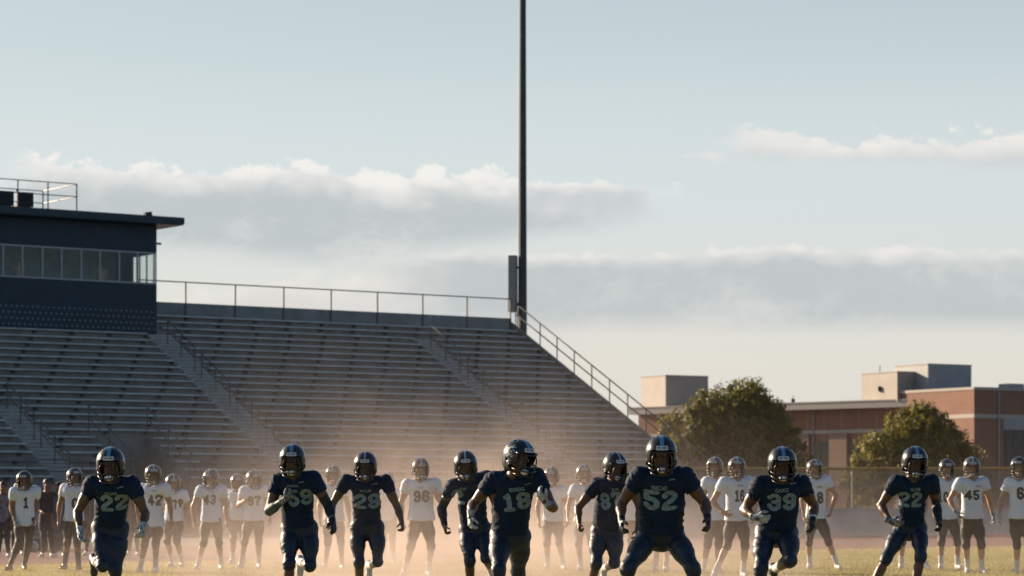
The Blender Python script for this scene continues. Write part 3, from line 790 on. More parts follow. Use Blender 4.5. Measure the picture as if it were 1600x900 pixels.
def deck(t0, t1, k0):
    b = MB(); poly = [st(t0, RUN * k0 + .10 - (.85 if k0 == 0 else 0), 0)]
    if k0 == 0: poly += [st(t0, -.75, Z0 - RISE - .06)]
    for k in range(k0, NR):
        for p in pr(k):
            q = p - U_ * t0
            if k == k0 and k0 > 0 and p is pr(k)[0]: continue
            poly.append(q)
    poly += [st(t0, RUN * NR + .1, Z0 + RISE * (NR - 1) - .06), st(t0, RUN * NR + .1, 0)]
    b.prism(poly, -U_ * (t1 - t0)); return b.build('riser_deck', M['deck'], gs, O)
deck(-.05, VOM[0], 0); deck(VOM[0] + .002, VOM[1] - .002, VOM[2]); deck(VOM[1], LEN, 0)
b = MB(); b.box(st((VOM[0] - .25) / 2, -.80, (Z0 - .45) / 2), ((VOM[0] + .15) / 2, .05, (Z0 - .45) / 2), SAX); b.box(st((VOM[1] + LEN) / 2, -.80, (Z0 - .45) / 2), ((LEN - VOM[1]) / 2, .05, (Z0 - .45) / 2), SAX)
b.build('front_wall', M['concrete'], gs, O)
for k in range(NR):
    z = Z0 + RISE * k; d = RUN * k
    cuts = sorted([(t - w_ / 2, t + w_ / 2) for t, a, c, w_ in AISLES if a <= k <= c] + ([(VOM[0], VOM[1])] if k < VOM[2] else []) + ([(21.6, LEN)] if k >= 21 else []))
    t = .1; segs = []
    for a, c in cuts:
        if a > t: segs.append((t, a))
        t = max(t, c)
    if t < LEN: segs.append((t, LEN))
    for a, c in segs:
        b = MB()
        m_ = (a + c) / 2; hl = (c - a) / 2
        b.prism([st(a, d - .03, z - .085), st(a, d - .045, z - .06), st(a, d - .03, z - .012), st(a, d, z), st(a, d + .26, z), st(a, d + .26, z - .045), st(a, d, z - .05), st(a, d - .01, z - .085)], -U_ * (c - a))
        q = a + (.48 * (NR - k)) % 1.9
        while q < c:                                  # dark brackets under the plank
            b.box(st(q, d + .05, z - .145), (.085, .05, .062), SAX, 1); q += 1.9
        b.build('bench', [M['alu'], M['bracket']], gs, O)
for t, a, c, w_ in AISLES:
    b = MB()
    for k in range(a, c + 1):
        zb = Z0 + RISE * (k - 1) - .06
        b.box(st(t, RUN * k - .10, zb + RISE / 4 + .002), (w_ / 2 - .03, .20, RISE / 4), SAX)
        b.box(st(t, RUN * k + .10, zb + RISE * .75), (w_ / 2 - .03, .012, RISE / 4 - .004), SAX)
        b.box(st(t, RUN * k - .29, zb + RISE / 2 - .012), (w_ / 2 - .04, .016, .018), SAX, 1); b.box(st(t, RUN * k + .085, zb + RISE - .03), (w_ / 2 - .04, .018, .018), SAX, 1)
    b.build('aisle_steps', [M['step'], M['alu']], gs, O)
    b = MB(); k = a
    while k + 4 <= c + 1:                             # centre handrail in runs of four rows
        base = lambda q: st(t, RUN * q, Z0 + RISE * q - .2)
        for q in (k, k + 2, k + 4): b.tube([base(q), base(q) + A(0, 0, 1.12)], .026, 6)
        for hgt in (1.12, .62): b.tube([base(k) + A(0, 0, hgt), base(k + 4) + A(0, 0, hgt)], .026, 6)
        k += 5
    b.build('aisle_handrail', M['rail'], gs, O)
b = MB(); b.box(st((21.8 - .05) / 2, RUN * NR + .18, Z0 + RISE * NR - .13), (10.92, .06, .46), SAX)
ztop = Z0 + RISE * NR + .33
b.build('top_wall', M['concrete'], gs, O)
b = MB()
t = .05
while t < 21.9:
    b.box(st(t, RUN * NR + .09, ztop + .12), (.035, .025, .88), SAX); t += 2.74
b.tube([st(-.1, RUN * NR + .09, ztop + 1.0), st(21.8, RUN * NR + .09, ztop + 1.0)], .032, 6)
b.build('top_guard_rail', M['rail'], gs, O)
b = MB()
sl_ = lambda d, h: st(-.12, d, Z0 + d * RISE / RUN + h)
d = 0.
while d < 15.3:
    b.tube([sl_(d, -.1), sl_(d, 1.17)], .033, 6); d += 1.47
for h in (1.17, .62): b.tube([sl_(-.5, h), sl_(15.4, h)], .033, 6)
b.tube([sl_(15.4, -.1), sl_(15.4, 1.4)], .033, 6)
b.build('end_stair_rail', M['rail'], gs, O)
b = MB(); ln_ = lambda d, h: st(-.056, d, Z0 + d * RISE / RUN + h)
b.prism([ln_(-.75, -.62), ln_(15.75, -.62), ln_(15.75, .05), ln_(-.75, .05)], U_ * .07); b.build('end_stringer', M['deck'], gs, O)
b = MB()
for a, c in ((.2, VOM[0] - .1), (VOM[1] + .1, LEN)):
    n_ = int((c - a) / 2.4)
    for i in range(n_ + 1): b.tube([st(a + (c - a) * i / n_, -.7, Z0 - .5), st(a + (c - a) * i / n_, -.7, Z0 + .62)], .024, 6)
    for h in (.62, .15): b.tube([st(a, -.7, Z0 + h), st(c, -.7, Z0 + h)], .024, 6)
for tt in VOM[:2]:
    for q in (0, 1.9, 3.8): b.tube([st(tt, q, Z0 + q * RISE / RUN - .2), st(tt, q, Z0 + q * RISE / RUN + 1.0)], .026, 6)
    for h in (1., .5): b.tube([st(tt, -.6, Z0 + h - .3), st(tt, 3.9, Z0 + 3.9 * RISE / RUN + h)], .026, 6)
b.tube([st(VOM[0], 3.9, Z0 + 3.9 * RISE / RUN + 1), st(VOM[1], 3.9, Z0 + 3.9 * RISE / RUN + 1)], .026, 6)
b.build('front_guard_rail', M['rail'], gs, O)

# ------------------------------------------------------------------ press box on top of the stand
M['pb'] = mat('navy_steel_siding', (.010, .028, .046), .55, .0, noise=.18, nscale=1.3, bump=.08, bscale=8)
M['pb_roof'] = mat('navy_roof_metal', (.016, .038, .055), .42, .2, noise=.15, nscale=2)
M['pb_frame'] = mat('pale_window_frame', (.33, .35, .37), .5, .3)
M['pb_in'] = mat('press_box_inside', (.42, .44, .41), .9, noise=.15, nscale=2)
M['dot'] = mat('pale_dot_print', (.20, .27, .33), .7)
m, t_, b_ = new_mat('window_glass'); b_.inputs['Base Color'].default_value = (.02, .03, .03, 1); b_.inputs['Roughness'].default_value = .04
out = [q for q in t_.nodes if q.type == 'OUTPUT_MATERIAL'][0]; tr = t_.nodes.new('ShaderNodeBsdfTransparent'); tr.inputs[0].default_value = (.93, .95, .945, 1)
gl_ = t_.nodes.new('ShaderNodeBsdfGlossy'); gl_.inputs['Roughness'].default_value = .03; gl_.inputs[0].default_value = (.8, .85, .85, 1)
lw_ = t_.nodes.new('ShaderNodeLayerWeight'); lw_.inputs[0].default_value = .5; pw_ = t_.nodes.new('ShaderNodeMath'); pw_.operation = 'POWER'; pw_.inputs[1].default_value = 4; t_.links.new(lw_.outputs['Facing'], pw_.inputs[0])
fr_ = t_.nodes.new('ShaderNodeMath'); fr_.operation = 'MULTIPLY_ADD'; fr_.inputs[1].default_value = .6; fr_.inputs[2].default_value = .035; t_.links.new(pw_.outputs[0], fr_.inputs[0])
mx = t_.nodes.new('ShaderNodeMixShader'); t_.links.new(fr_.outputs[0], mx.inputs[0]); t_.links.new(tr.outputs[0], mx.inputs[1]); t_.links.new(gl_.outputs[0], mx.inputs[2]); t_.links.new(mx.outputs[0], out.inputs[0])
M['glass'] = m
PT0, PT1, PD0, PD1 = 22.0, 46.0, 13.4, 17.4
ZB, ZW0, ZW1, ZR = 8.6, 11.52, 13.02, 14.30
pb = empty('press_box', st(PT0, PD0, ZB)); tag(pb, 'dark navy press box with a ribbon of windows on top of the stand', 'press box'); OP = st(PT0, PD0, ZB)
def sbox(b, t0, t1, d0, d1, z0, z1, mi=0): b.box(st((t0 + t1) / 2, (d0 + d1) / 2, (z0 + z1) / 2), (abs(t1 - t0) / 2, abs(d1 - d0) / 2, abs(z1 - z0) / 2), SAX, mi)
b = MB()
sbox(b, PT0, PT1, PD0, PD0 + .12, ZB, ZW0); sbox(b, PT0, PT1, PD0, PD0 + .12, ZW1, ZR)
sbox(b, PT0, PT0 + .12, PD0 + .123, PD1, ZB, ZW0); sbox(b, PT0, PT0 + .12, PD0 + .123, PD1, ZW1, ZR); sbox(b, PT0, PT0 + .12, PD0 + 2.3, PD1, ZW0 + .002, ZW1 - .002)
sbox(b, PT0 + .123, PT1, PD1 - .12, PD1, ZB, ZR); sbox(b, PT1 - .12, PT1, PD0 + .123, PD1 - .123, ZB, ZR)
for k in range(18): sbox(b, PT0 + .6 + k * 1.3, PT0 + .615 + k * 1.3, PD0 - .006, PD0 - .001, ZW1 + .15, ZR - .05)   # panel joints
b.build('wall', M['pb'], pb, OP)
b = MB(); sbox(b, PT0 + .13, PT1 - .13, PD0 + .13, PD1 - .13, ZW0 - .9, ZW0 - .8); sbox(b, PT0 + .13, PT1 - .13, PD1 - .16, PD1 - .125, ZW0 - .79, ZR - .05); sbox(b, PT0 + 8.1, PT0 + 8.2, PD0 + .3, PD1 - .17, ZW0 - .79, ZR - .05)
b.build('interior', M['pb_in'], pb, OP)
b = MB(); sbox(b, PT0 - 1.02, PT1 + .6, PD0 - .75, PD1 + .5, ZR + .003, ZR + .34); sbox(b, PT0 - 1.05, PT1 + .6, PD0 - .79, PD0 - .753, ZR + .06, ZR + .36)
b.build('roof', M['pb_roof'], pb, OP)
b = MB()
for r_ in range(4):
    for c_ in range(90):
        p = st(PT0 + .14 + c_ * .265 + (.13 if r_ % 2 else 0), PD0 - .004, 9.42 + r_ * .27)
        b.face([p + .042 * (math.cos(a) * U_ + math.sin(a) * A(0, 0, 1)) for a in np.linspace(0, 2 * math.pi, 9)[:-1]])
b.build('dotted_band', M['dot'], pb, OP)
WW = .98
def window(t0, t1, thick=.03):
    b = MB()
    sbox(b, t0, t1, PD0 - .03, PD0 + .05, ZW0, ZW0 + .075); sbox(b, t0, t1, PD0 - .03, PD0 + .05, ZW1 - .075, ZW1)
    sbox(b, t0, t0 + thick, PD0 - .028, PD0 + .05, ZW0 + .075, ZW1 - .075); sbox(b, t1 - thick, t1, PD0 - .028, PD0 + .05, ZW0 + .075, ZW1 - .075)
    wf = b.build('window', M['pb_frame'], pb, OP)
    b = MB(); sbox(b, t0 + thick, t1 - thick, PD0 + .015, PD0 + .025, ZW0 + .075, ZW1 - .075); b.build('pane', M['glass'], wf, OP)
    for q in pb.children: pass
    wf.children[0].location = (0, 0, 0); return wf
k = 0; t = PT0 + .02
while t + WW < PT1:
    window(t, t + WW, .055 if k % 2 else .03); t += WW; k += 1
b = MB()                                             # side window in the end wall
sbox(b, PT0 + .03, PT0 + .09, PD0 + .125, PD0 + 2.3, ZW0, ZW0 + .06); sbox(b, PT0 + .03, PT0 + .09, PD0 + .125, PD0 + 2.3, ZW1 - .06, ZW1)
for q in (.125, .85, 1.55, 2.24): sbox(b, PT0 + .03, PT0 + .09, PD0 + q, PD0 + q + .05, ZW0 + .06, ZW1 - .06)
wf = b.build('window', M['pb_frame'], pb, OP); b = MB(); sbox(b, PT0 + .055, PT0 + .065, PD0 + .17, PD0 + 2.25, ZW0 + .06, ZW1 - .06); b.build('pane', M['glass'], wf, OP)
b = MB(); b.tube([st(PT0 - .002, PD0 + .5, 13.5), st(PT0 - .42, PD0 + .5, 13.5)], .03, 6); b.box(st(PT0 - .40, PD0 + .5, 13.5), (.09, .05, .05), SAX); b.build('wall_bracket', M['bracket'], pb, OP)
b = MB(); zr = ZR + .34                               # roof railing
for t, d in ((26.25, PD0 - .2), (27.7, PD0 - .2), (29.2, PD0 - .2), (31.2, PD0 - .2), (33.2, PD0 - .2), (35.2, PD0 - .2), (26.25, PD0 + 3.3), (27.6, PD0 + 3.3), (29.4, PD0 + 3.3), (31.4, PD0 + 3.3), (33.4, PD0 + 3.3)):
    b.tube([st(t, d, zr), st(t, d, zr + 1.32)], .032, 6)
for h in (.72, 1.3):
    b.tube([st(36, PD0 + 3.3, zr + h), st(26.25, PD0 + 3.3, zr + h), st(26.25, PD0 - .2, zr + h)], .024, 6); b.tube([st(26.25, PD0 - .2, zr + h), st(36, PD0 - .2, zr + h)], .024, 6)
b.build('roof_railing', M['rail'], pb, OP)
M['black'] = mat('black_padded_vinyl', (.008, .011, .013), .6, noise=.3, nscale=4, bump=.2, bscale=10)
for i, t in enumerate((28.5, 29.48)):
    c = st(t, PD0 + .6, zr); o_ = empty('chair', c)
    tag(o_, ('black boxy chair on the press box roof, the one nearer the railing corner', 'black boxy chair on the press box roof, the one farther from the railing corner')[i], 'chair', 'chairs on the press box roof')
    b = MB(); b.box(c + A(0, 0, .52) + V_ * -.05, (.41, .06, .33), SAX); b.box(c + A(0, 0, .52) - V_ * .05, (.38, .075, .30), SAX); b.build('backrest', M['black'], o_, c)
    b = MB(); b.box(c + A(0, 0, .24) + V_ * .25, (.34, .24, .05), SAX); b.build('seat', M['black'], o_, c)
    for sx in (-.3, .3):
        for dd in (0., .44):
            b = MB(); b.tube([c + A(0, 0, .22) + U_ * sx * .9 + V_ * dd, c + U_ * sx * 1.05 + V_ * (dd * 1.05)], .022, 6); b.build('leg', M['rail'], o_, c)
c = st(22.25, PD0 + .4, zr); o_ = empty('floodlight', c); tag(o_, 'small dark floodlight standing on the press box roof edge', 'floodlight')
b = MB(); b.box(c + A(0, 0, .20), (.17, .10, .11), [nrm(U_ + A(0, 0, .2)), V_, nrm(A(0, 0, 1) - U_ * .2)]); b.build('lamp_head', M['black'], o_, c)
b = MB(); b.tube([c, c + A(0, 0, .12)], .045, 8); b.box(c + A(0, 0, .02), (.1, .08, .02), SAX); b.build('stand', M['pb_frame'], o_, c)

# ------------------------------------------------------------------ light pole
c = A(.55, 147.3, 0); lp = empty('light_pole', c); tag(lp, 'very tall dark light pole rising beside the top corner of the stand', 'light pole')
M['pole'] = mat('galvanised_dark_pole', (.045, .055, .062), .45, .4, noise=.2, nscale=1.2)
M['cab'] = mat('beige_steel_cabinet', (.30, .27, .24), .6, noise=.12, nscale=2)
b = MB(); b.tube([c, c + A(0, 0, 16), c + A(0, 0, 34)], .265, 12, r2=.165); b.tube([c, c + A(0, 0, .5)], .42, 12); b.build('pole', M['pole'], lp, c, smooth=False)
b = MB(); b.box(c + A(-.50, .02, 12.75), (.20, .22, 1.48), [nrm(A(1, -.25, 0)), nrm(A(.25, 1, 0)), A(0, 0, 1)]); b.build('cabinet', M['cab'], lp, c)
b = MB()
for zz in (11.7, 13.6): b.box(c + A(-.27, 0, zz), (.10, .05, .05))
for zz in (6.0, 9.9): b.box(c + A(0, 0, zz), (.29, .29, .04))
b.tube([c + A(-.26, -.15, 11.3), c + A(-.26, -.15, 0)], .03, 6); b.build('conduit', M['bracket'], lp, c)

# ------------------------------------------------------------------ chain-link fence on a low wall, right of the stand
FY, FX0, FX1 = 115., 7.0, 44.
M['cmu'] = mat('pale_block_wall', (.50, .45, .42), .9, noise=.14, nscale=1.3, bump=.2, bscale=10)
o = MB()
for k in range(13): o.box(A(FX0 + 1.42 + k * 2.846, FY, .5), (1.418, .1, .5))
o.box(A((FX0 + FX1) / 2, FY, 1.02), ((FX1 - FX0) / 2, .125, .03))
tag(o.build('low_wall', M['cmu'], None, A(FX0, FY, 0)), 'low pale concrete wall along the far side of the red track', 'wall')
M['mesh'] = mat('chain_link_wire', (.36, .30, .22), .6, .5); M['yellow'] = mat('yellow_fence_cap', (.42, .25, .05), .6, noise=.15, nscale=3); M['post'] = mat('galvanised_post', (.34, .31, .27), .5, .4)
fe = empty('chain_link_fence', A(FX0, FY, 1.05)); tag(fe, 'chain link fence with a yellow top rail on the low pale wall', 'fence'); OF = A(FX0, FY, 1.05)
b = MB(); Hf = 1.6; zf = 1.06; x = FX0 - Hf
while x < FX1:
    for sgn in (1, -1):
        xa, xb = (x, x + Hf) if sgn > 0 else (x + Hf, x)
        za, zb_ = zf, zf + Hf
        p, q = A(xa, FY + .012 * sgn, za), A(xb, FY + .012 * sgn, zb_); d = nrm(q - p); wv = A(d[2], 0, -d[0]) * .0088
        if min(xa, xb) < FX0 or max(xa, xb) > FX1: continue
        b.face([p - wv, p + wv, q + wv, q - wv])
    x += .085
b.build('wire_mesh', M['mesh'], fe, OF)
k = FX0
while k < FX1 + .1:
    b = MB(); b.tube([A(k, FY - .05, 1.05), A(k, FY - .05, 2.70)], .042, 8); b.build('post', M['post'], fe, OF); k += 2.3
b = MB(); b.tube([A(FX0, FY - .05, 2.66), A(FX1, FY - .05, 2.66)], .06, 8); b.build('top_rail', M['yellow'], fe, OF)
b = MB(); b.tube([A(FX0, FY - .05, 1.9), A(FX1, FY - .05, 1.9)], .022, 6); b.build('middle_rail', M['post'], fe, OF)

# ------------------------------------------------------------------ school building
def brick(name, c1, c2, mortar):
    m, t_, b_ = new_mat(name); tc_ = t_.nodes.new('ShaderNodeTexCoord'); br = t_.nodes.new('ShaderNodeTexBrick')
    br.inputs['Scale'].default_value = 1; br.inputs['Brick Width'].default_value = .23; br.inputs['Row Height'].default_value = .085; br.inputs['Mortar Size'].default_value = .008
    br.inputs['Color1'].default_value = (*c1, 1); br.inputs['Color2'].default_value = (*c2, 1); br.inputs['Mortar'].default_value = (*mortar, 1)
    sx_ = t_.nodes.new('ShaderNodeSeparateXYZ'); cb = t_.nodes.new('ShaderNodeCombineXYZ'); ad = t_.nodes.new('ShaderNodeMath')
    t_.links.new(tc_.outputs['Object'], sx_.inputs[0]); t_.links.new(sx_.outputs[0], ad.inputs[0]); t_.links.new(sx_.outputs[1], ad.inputs[1])
    t_.links.new(ad.outputs[0], cb.inputs[0]); t_.links.new(sx_.outputs[2], cb.inputs[1]); t_.links.new(cb.outputs[0], br.inputs['Vector'])
    ns = t_.nodes.new('ShaderNodeTexNoise'); ns.inputs['Scale'].default_value = .7; ns.inputs['Detail'].default_value = 6; t_.links.new(tc_.outputs['Object'], ns.inputs['Vector'])
    mx_ = t_.nodes.new('ShaderNodeMix'); mx_.data_type = 'RGBA'; mx_.blend_type = 'MULTIPLY'; mx_.inputs[0].default_value = .35
    t_.links.new(br.outputs[0], mx_.inputs[6]); t_.links.new(ns.outputs['Fac'], mx_.inputs[7]); t_.links.new(mx_.outputs[2], b_.inputs['Base Color']); b_.inputs['Roughness'].default_value = .85; return m
M['brick'] = brick('red_brick', (.34, .135, .075), (.27, .11, .065), (.30, .25, .21))
M['brick_pink'] = brick('pale_brick', (.38, .22, .16), (.33, .19, .135), (.33, .28, .24))
M['stone'] = mat('pale_stone_trim', (.42, .37, .33), .8, noise=.08)
M['beige'] = mat('beige_metal_panel', (.33, .285, .25), .6, noise=.08, nscale=.8); M['grey_panel'] = mat('grey_metal_panel', (.30, .31, .32), .55, .2, noise=.1, nscale=.8)
M['dark_glass'] = mat('dark_window_glass', (.02, .022, .025), .12, spec=.5)
a_, b2 = A(-.51, .86, 0), A(.86, .51, 0)
def pxp(px, Y): return A((px - CX) / FOC * Y, Y, 0)
C0 = pxp(1522, 215); sch = empty('school_building', C0); tag(sch, 'low red brick school building with flat roofs and rooftop boxes', 'building')
def blk(b, c, la, lb, z0, z1, mi=0, aa=None, bb=None):  # corner c, lengths along a_ and b2
    aa = a_ if aa is None else aa; bb = b2 if bb is None else bb
    b.box(c + aa * la / 2 + bb * lb / 2 + A(0, 0, (z0 + z1) / 2), (abs(la) / 2, abs(lb) / 2, (z1 - z0) / 2), [aa, bb, A(0, 0, 1)], mi)
b = MB(); blk(b, C0, 9.7, 42, 0, 8.1); blk(b, C0, 9.7, 42, 8.102, 10.0); b.build('wall', M['brick'], sch, C0)
b = MB(); blk(b, C0 - a_ * .06 - b2 * .06, 9.82, 42.1, 10.003, 10.22); b.build('parapet_cap', M['stone'], sch, C0)
b = MB(); blk(b, C0 - a_ * .035 - b2 * .035, 9.77, 42.07, 7.85, 8.15); b.build('stone_band', M['stone'], sch, C0)
b = MB(); blk(b, C0 - a_ * .045 + b2 * 2.9, .05, 18, 7.0, 7.846); b.build('panel', M['grey_panel'], sch, C0)
for k in range(5):
    b = MB(); blk(b, C0 - a_ * .03 + b2 * (3.0 + k * 3.4), .06, 2.9, 3.8, 6.95); wf = b.build('window', M['dark_glass'], sch, C0)
    b = MB()
    for q in (0, .93, 1.9, 2.84): blk(b, C0 - a_ * .06 + b2 * (3.0 + k * 3.4 + q), .08, .06, 3.8, 6.95)
    blk(b, C0 - a_ * .06 + b2 * (3.0 + k * 3.4 + .06), .075, 2.78, 5.3, 5.36); fr = b.build('frame', M['bracket'], wf, C0)
PH = pxp(1450, 222)
b = MB(); blk(b, PH, 4.2, 4.4, 10.0, 12.25); o = b.build('rooftop_box', M['grey_panel'], sch, C0); b = MB(); blk(b, PH - a_ * .03 - b2 * .03, 4.26, 4.46, 12.253, 12.36); b.build('rooftop_box_cap', M['stone'], o, C0)
b = MB()
for k in range(12): blk(b, PH - b2 * .012 + a_ * (.15 + k * .34), .05, .02, 10.2, 12.2)
for k in range(12): blk(b, PH - a_ * .012 + b2 * (.15 + k * .36), .02, .05, 10.2, 12.2)
b.build('panel_rib', M['grey_panel'], o, C0)
P2 = pxp(1402, 222.5)
b = MB(); blk(b, P2, 4.6, 3.2, 9.4, 11.68); o = b.build('rooftop_box', M['beige'], sch, C0); b = MB(); blk(b, P2 - a_ * .03 - b2 * .03, 4.66, 3.3, 11.683, 11.78); b.build('rooftop_box_cap', M['stone'], o, C0)
b = MB(); q = P2 + a_ * 2.2 - b2 * .05; b.box(q + A(0, 0, 10.45), (.12, .12, .2)); b.tube([P2 + a_ * 2.2 + A(0, 0, 11.7), P2 + a_ * 2.2 + A(0, 0, 12.3)], .03, 6); b.build('roof_vent', M['bracket'], sch, C0)
P3 = pxp(1040, 240)
b = MB(); blk(b, P3, 3.8, 4.4, 9.6, 12.2); o = b.build('rooftop_box', M['beige'], sch, C0); b = MB(); blk(b, P3 - a_ * .03 - b2 * .03, 3.86, 4.46, 12.203, 12.30); b.build('rooftop_box_cap', M['stone'], o, C0)
wdir, wn = A(-.74, .673, 0), A(.673, .74, 0)          # left wing: along and into
E0 = pxp(1400, 224)
def wg(b, l0, l1, n0, n1, z0, z1, mi=0): b.box(E0 + wdir * (l0 + l1) / 2 + wn * (n0 + n1) / 2 + A(0, 0, (z0 + z1) / 2), ((l1 - l0) / 2, abs(n1 - n0) / 2, (z1 - z0) / 2), [wdir, wn, A(0, 0, 1)], mi)
LW = 26.6
b = MB(); wg(b, -6, LW, .0, 14, 0, 7.0); wg(b, -6, LW, .0, 14, 7.28, 8.94); b.build('wall', M['brick'], sch, C0)
b = MB(); wg(b, -6, LW, -.04, 14, 7.003, 7.277); b.build('stone_band', M['stone'], sch, C0)
b = MB(); wg(b, -5.5, LW + .2, -1.1, 14.3, 8.943, 9.45); wg(b, -5.5, LW + .22, -1.14, 14.33, 9.453, 9.56); b.build('roof_fascia', M['stone'], sch, C0)
b = MB()
for l in (.8, 4.6, 8.4, 12.2, 16., 19.8, 23.6): wg(b, l, l + 1.75, -.28, -.003, 0, 7.0)
b.build('brick_pier', M['brick_pink'], sch, C0)
for l in (2.75, 6.55, 10.35, 14.15, 17.95, 21.75):
    b = MB(); wg(b, l, l + 1.65, -.05, -.004, 2.0, 6.3); wf = b.build('window', M['dark_glass'], sch, C0)
    b = MB(); wg(b, l + .8, l + .86, -.08, -.052, 2.0, 6.3); wg(b, l, l + 1.65, -.085, -.053, 4.1, 4.17); b.build('frame', M['bracket'], wf, C0)
b = MB(); q = E0 + wdir * 9.7 - wn * .6; b.box(q + A(0, 0, 9.72), (.14, .14, .16)); b.tube([q + A(0, 0, 9.85), q + A(0, 0, 10.15)], .03, 6); b.build('roof_vent', M['bracket'], sch, C0)

b = MB()
for l in (.45, 8.05, 15.65, 23.25): b.tube([E0 + wdir * l - wn * .09 + A(0, 0, 8.9), E0 + wdir * l - wn * .09], .06, 6)
b.tube([C0 - a_ * .1 + b2 * 2.4 + A(0, 0, 9.9), C0 - a_ * .1 + b2 * 2.4], .06, 6); b.tube([C0 - b2 * .1 + a_ * 8.9 + A(0, 0, 9.9), C0 - b2 * .1 + a_ * 8.9], .06, 6)
b.build('downspout', M['grey_panel'], sch, C0)
b = MB()
for q, s_ in ((6., .5), (12., .7), (19., .4), (25., .6)): blk(b, C0 + a_ * 3 + b2 * q, 1.2, 1.6, 10.0, 10.22 + s_)
b.build('roof_unit', M['grey_panel'], sch, C0)
# ------------------------------------------------------------------ trees
M['leafA'] = leaf_mat('olive_leaves', (.062, .078, .014), (.25, .22, .034), 1.6, .35)
M['leafB'] = leaf_mat('golden_olive_leaves', (.075, .085, .014), (.30, .245, .035), 1.6, .35)
M['bark'] = mat('grey_brown_bark', (.09, .07, .05), .95, noise=.3, nscale=6, bump=.6, bscale=18)
def tree(name, base, H, rx, rz, cz, nclump, nleaf, lm, label, seed, lobes):
    r = np.random.default_rng(seed); base = np.asarray(base, float)
    root = empty(name, base); tag(root, label, 'tree', 'trees beyond the fence')
    b = MB(); b.tube([base, base + A(.05, 0, H * .18), base + A(-.05, .1, H * .36), base + A(.1, 0, H * .6)], .27, 10, r2=.09)
    lm_pts = []
    for i in range(9):
        a = i * 2.4; z0 = H * (.22 + .045 * i); L = rx * (.75 - .04 * i)
        e = base + A(math.cos(a) * L, math.sin(a) * L, z0 + L * .65); b.tube([base + A(0, 0, z0), base + A(math.cos(a) * L * .5, math.sin(a) * L * .5, z0 + L * .42), e], .11, 7, r2=.025)
    b.build('trunk', M['bark'], root, base, smooth=True)
    C = []
    for (lx, ly, lz, lr, wgt) in lobes:
        k = int(nclump * wgt)
        d = r.normal(size=(k, 3)); d /= np.linalg.norm(d, axis=1)[:, None]; rad = (.35 + .75 * r.random(k)**.6)[:, None]
        C.append(np.array([lx, ly, lz]) + d * rad * np.array([lr, lr, lr * .85]))
    C = np.concatenate(C) + base; n = len(C)
    cs_ = .17 + .30 * r.random(n)**1.6
    k = nleaf // n
    g = r.normal(size=(n * k, 3)); g /= np.linalg.norm(g, axis=1)[:, None]; g *= (r.random(n * k)**.55 * 1.25)[:, None]
    ax_ = r.normal(size=(n, 3)); ax_[:, 2] = np.abs(ax_[:, 2]) + .3; ax_ /= np.linalg.norm(ax_, axis=1)[:, None]
    g += np.repeat(ax_, k, 0) * (np.sum(g * np.repeat(ax_, k, 0), axis=1) * .7)[:, None]      # clumps drawn out along their twig
    P = np.repeat(C, k, 0) + g * np.repeat(cs_, k)[:, None]
    P[:, 2] = np.maximum(P[:, 2], .7)
    N = len(P); s_ = .05 + .055 * r.random(N)
    nv = g * .9 + (P - base - np.array([0, 0, cz])) / rx * .6 + r.normal(size=(N, 3)) * .45; nv /= np.linalg.norm(nv, axis=1)[:, None]
    d1 = np.cross(nv, r.normal(size=(N, 3))); d1 /= np.linalg.norm(d1, axis=1)[:, None]; d2 = np.cross(nv, d1)
    V = np.stack([P - d1 * s_[:, None] * 1.5, P + d2 * s_[:, None] * .75, P + d1 * s_[:, None] * 1.5, P - d2 * s_[:, None] * .75], 1).reshape(-1, 3)
    link('crown', np_mesh('crown', V - base, np.arange(N * 4).reshape(-1, 4), [lm], smooth=False), root)
tree('broadleaf_tree', (11.6, 150, 0), 8, 4.2, 3.2, 4.6, 620, 56000, M['leafA'], 'large round olive tree at the end of the stand, the wider of the two', 3,
     [(-1.9, 0, 4.4, 2.0, .2), (.4, .3, 5.3, 2.35, .26), (.7, 0, 6.55, 1.25, .08), (-1.0, 0, 6.0, 1.35, .08), (1.9, 0, 4.3, 2.0, .2), (1.75, 0, 5.9, 1.15, .07), (3.2, 0, 3.1, 1.35, .1), (-3.4, 0, 2.9, 1.6, .12), (-4.7, 0, 2.5, 1.15, .07), (0, -.3, 2.7, 2.4, .2)])
tree('broadleaf_tree', (22.7, 158, 0), 6.8, 3.4, 2.8, 4, 480, 44000, M['leafB'], 'smaller golden olive tree before the brick corner of the school', 9,
     [(a * 1.08, c, d * 1.09, e * 1.06, f_) for a, c, d, e, f_ in [(.2, 0, 4.4, 1.9, .3), (-1.4, 0, 3.5, 1.75, .25), (1.5, 0, 3.5, 1.6, .22), (.3, 0, 5.5, 1.05, .09), (-2.4, 0, 2.3, 1.4, .15), (2.5, 0, 2.3, 1.3, .12), (0, -.3, 2.4, 2.1, .2)]])

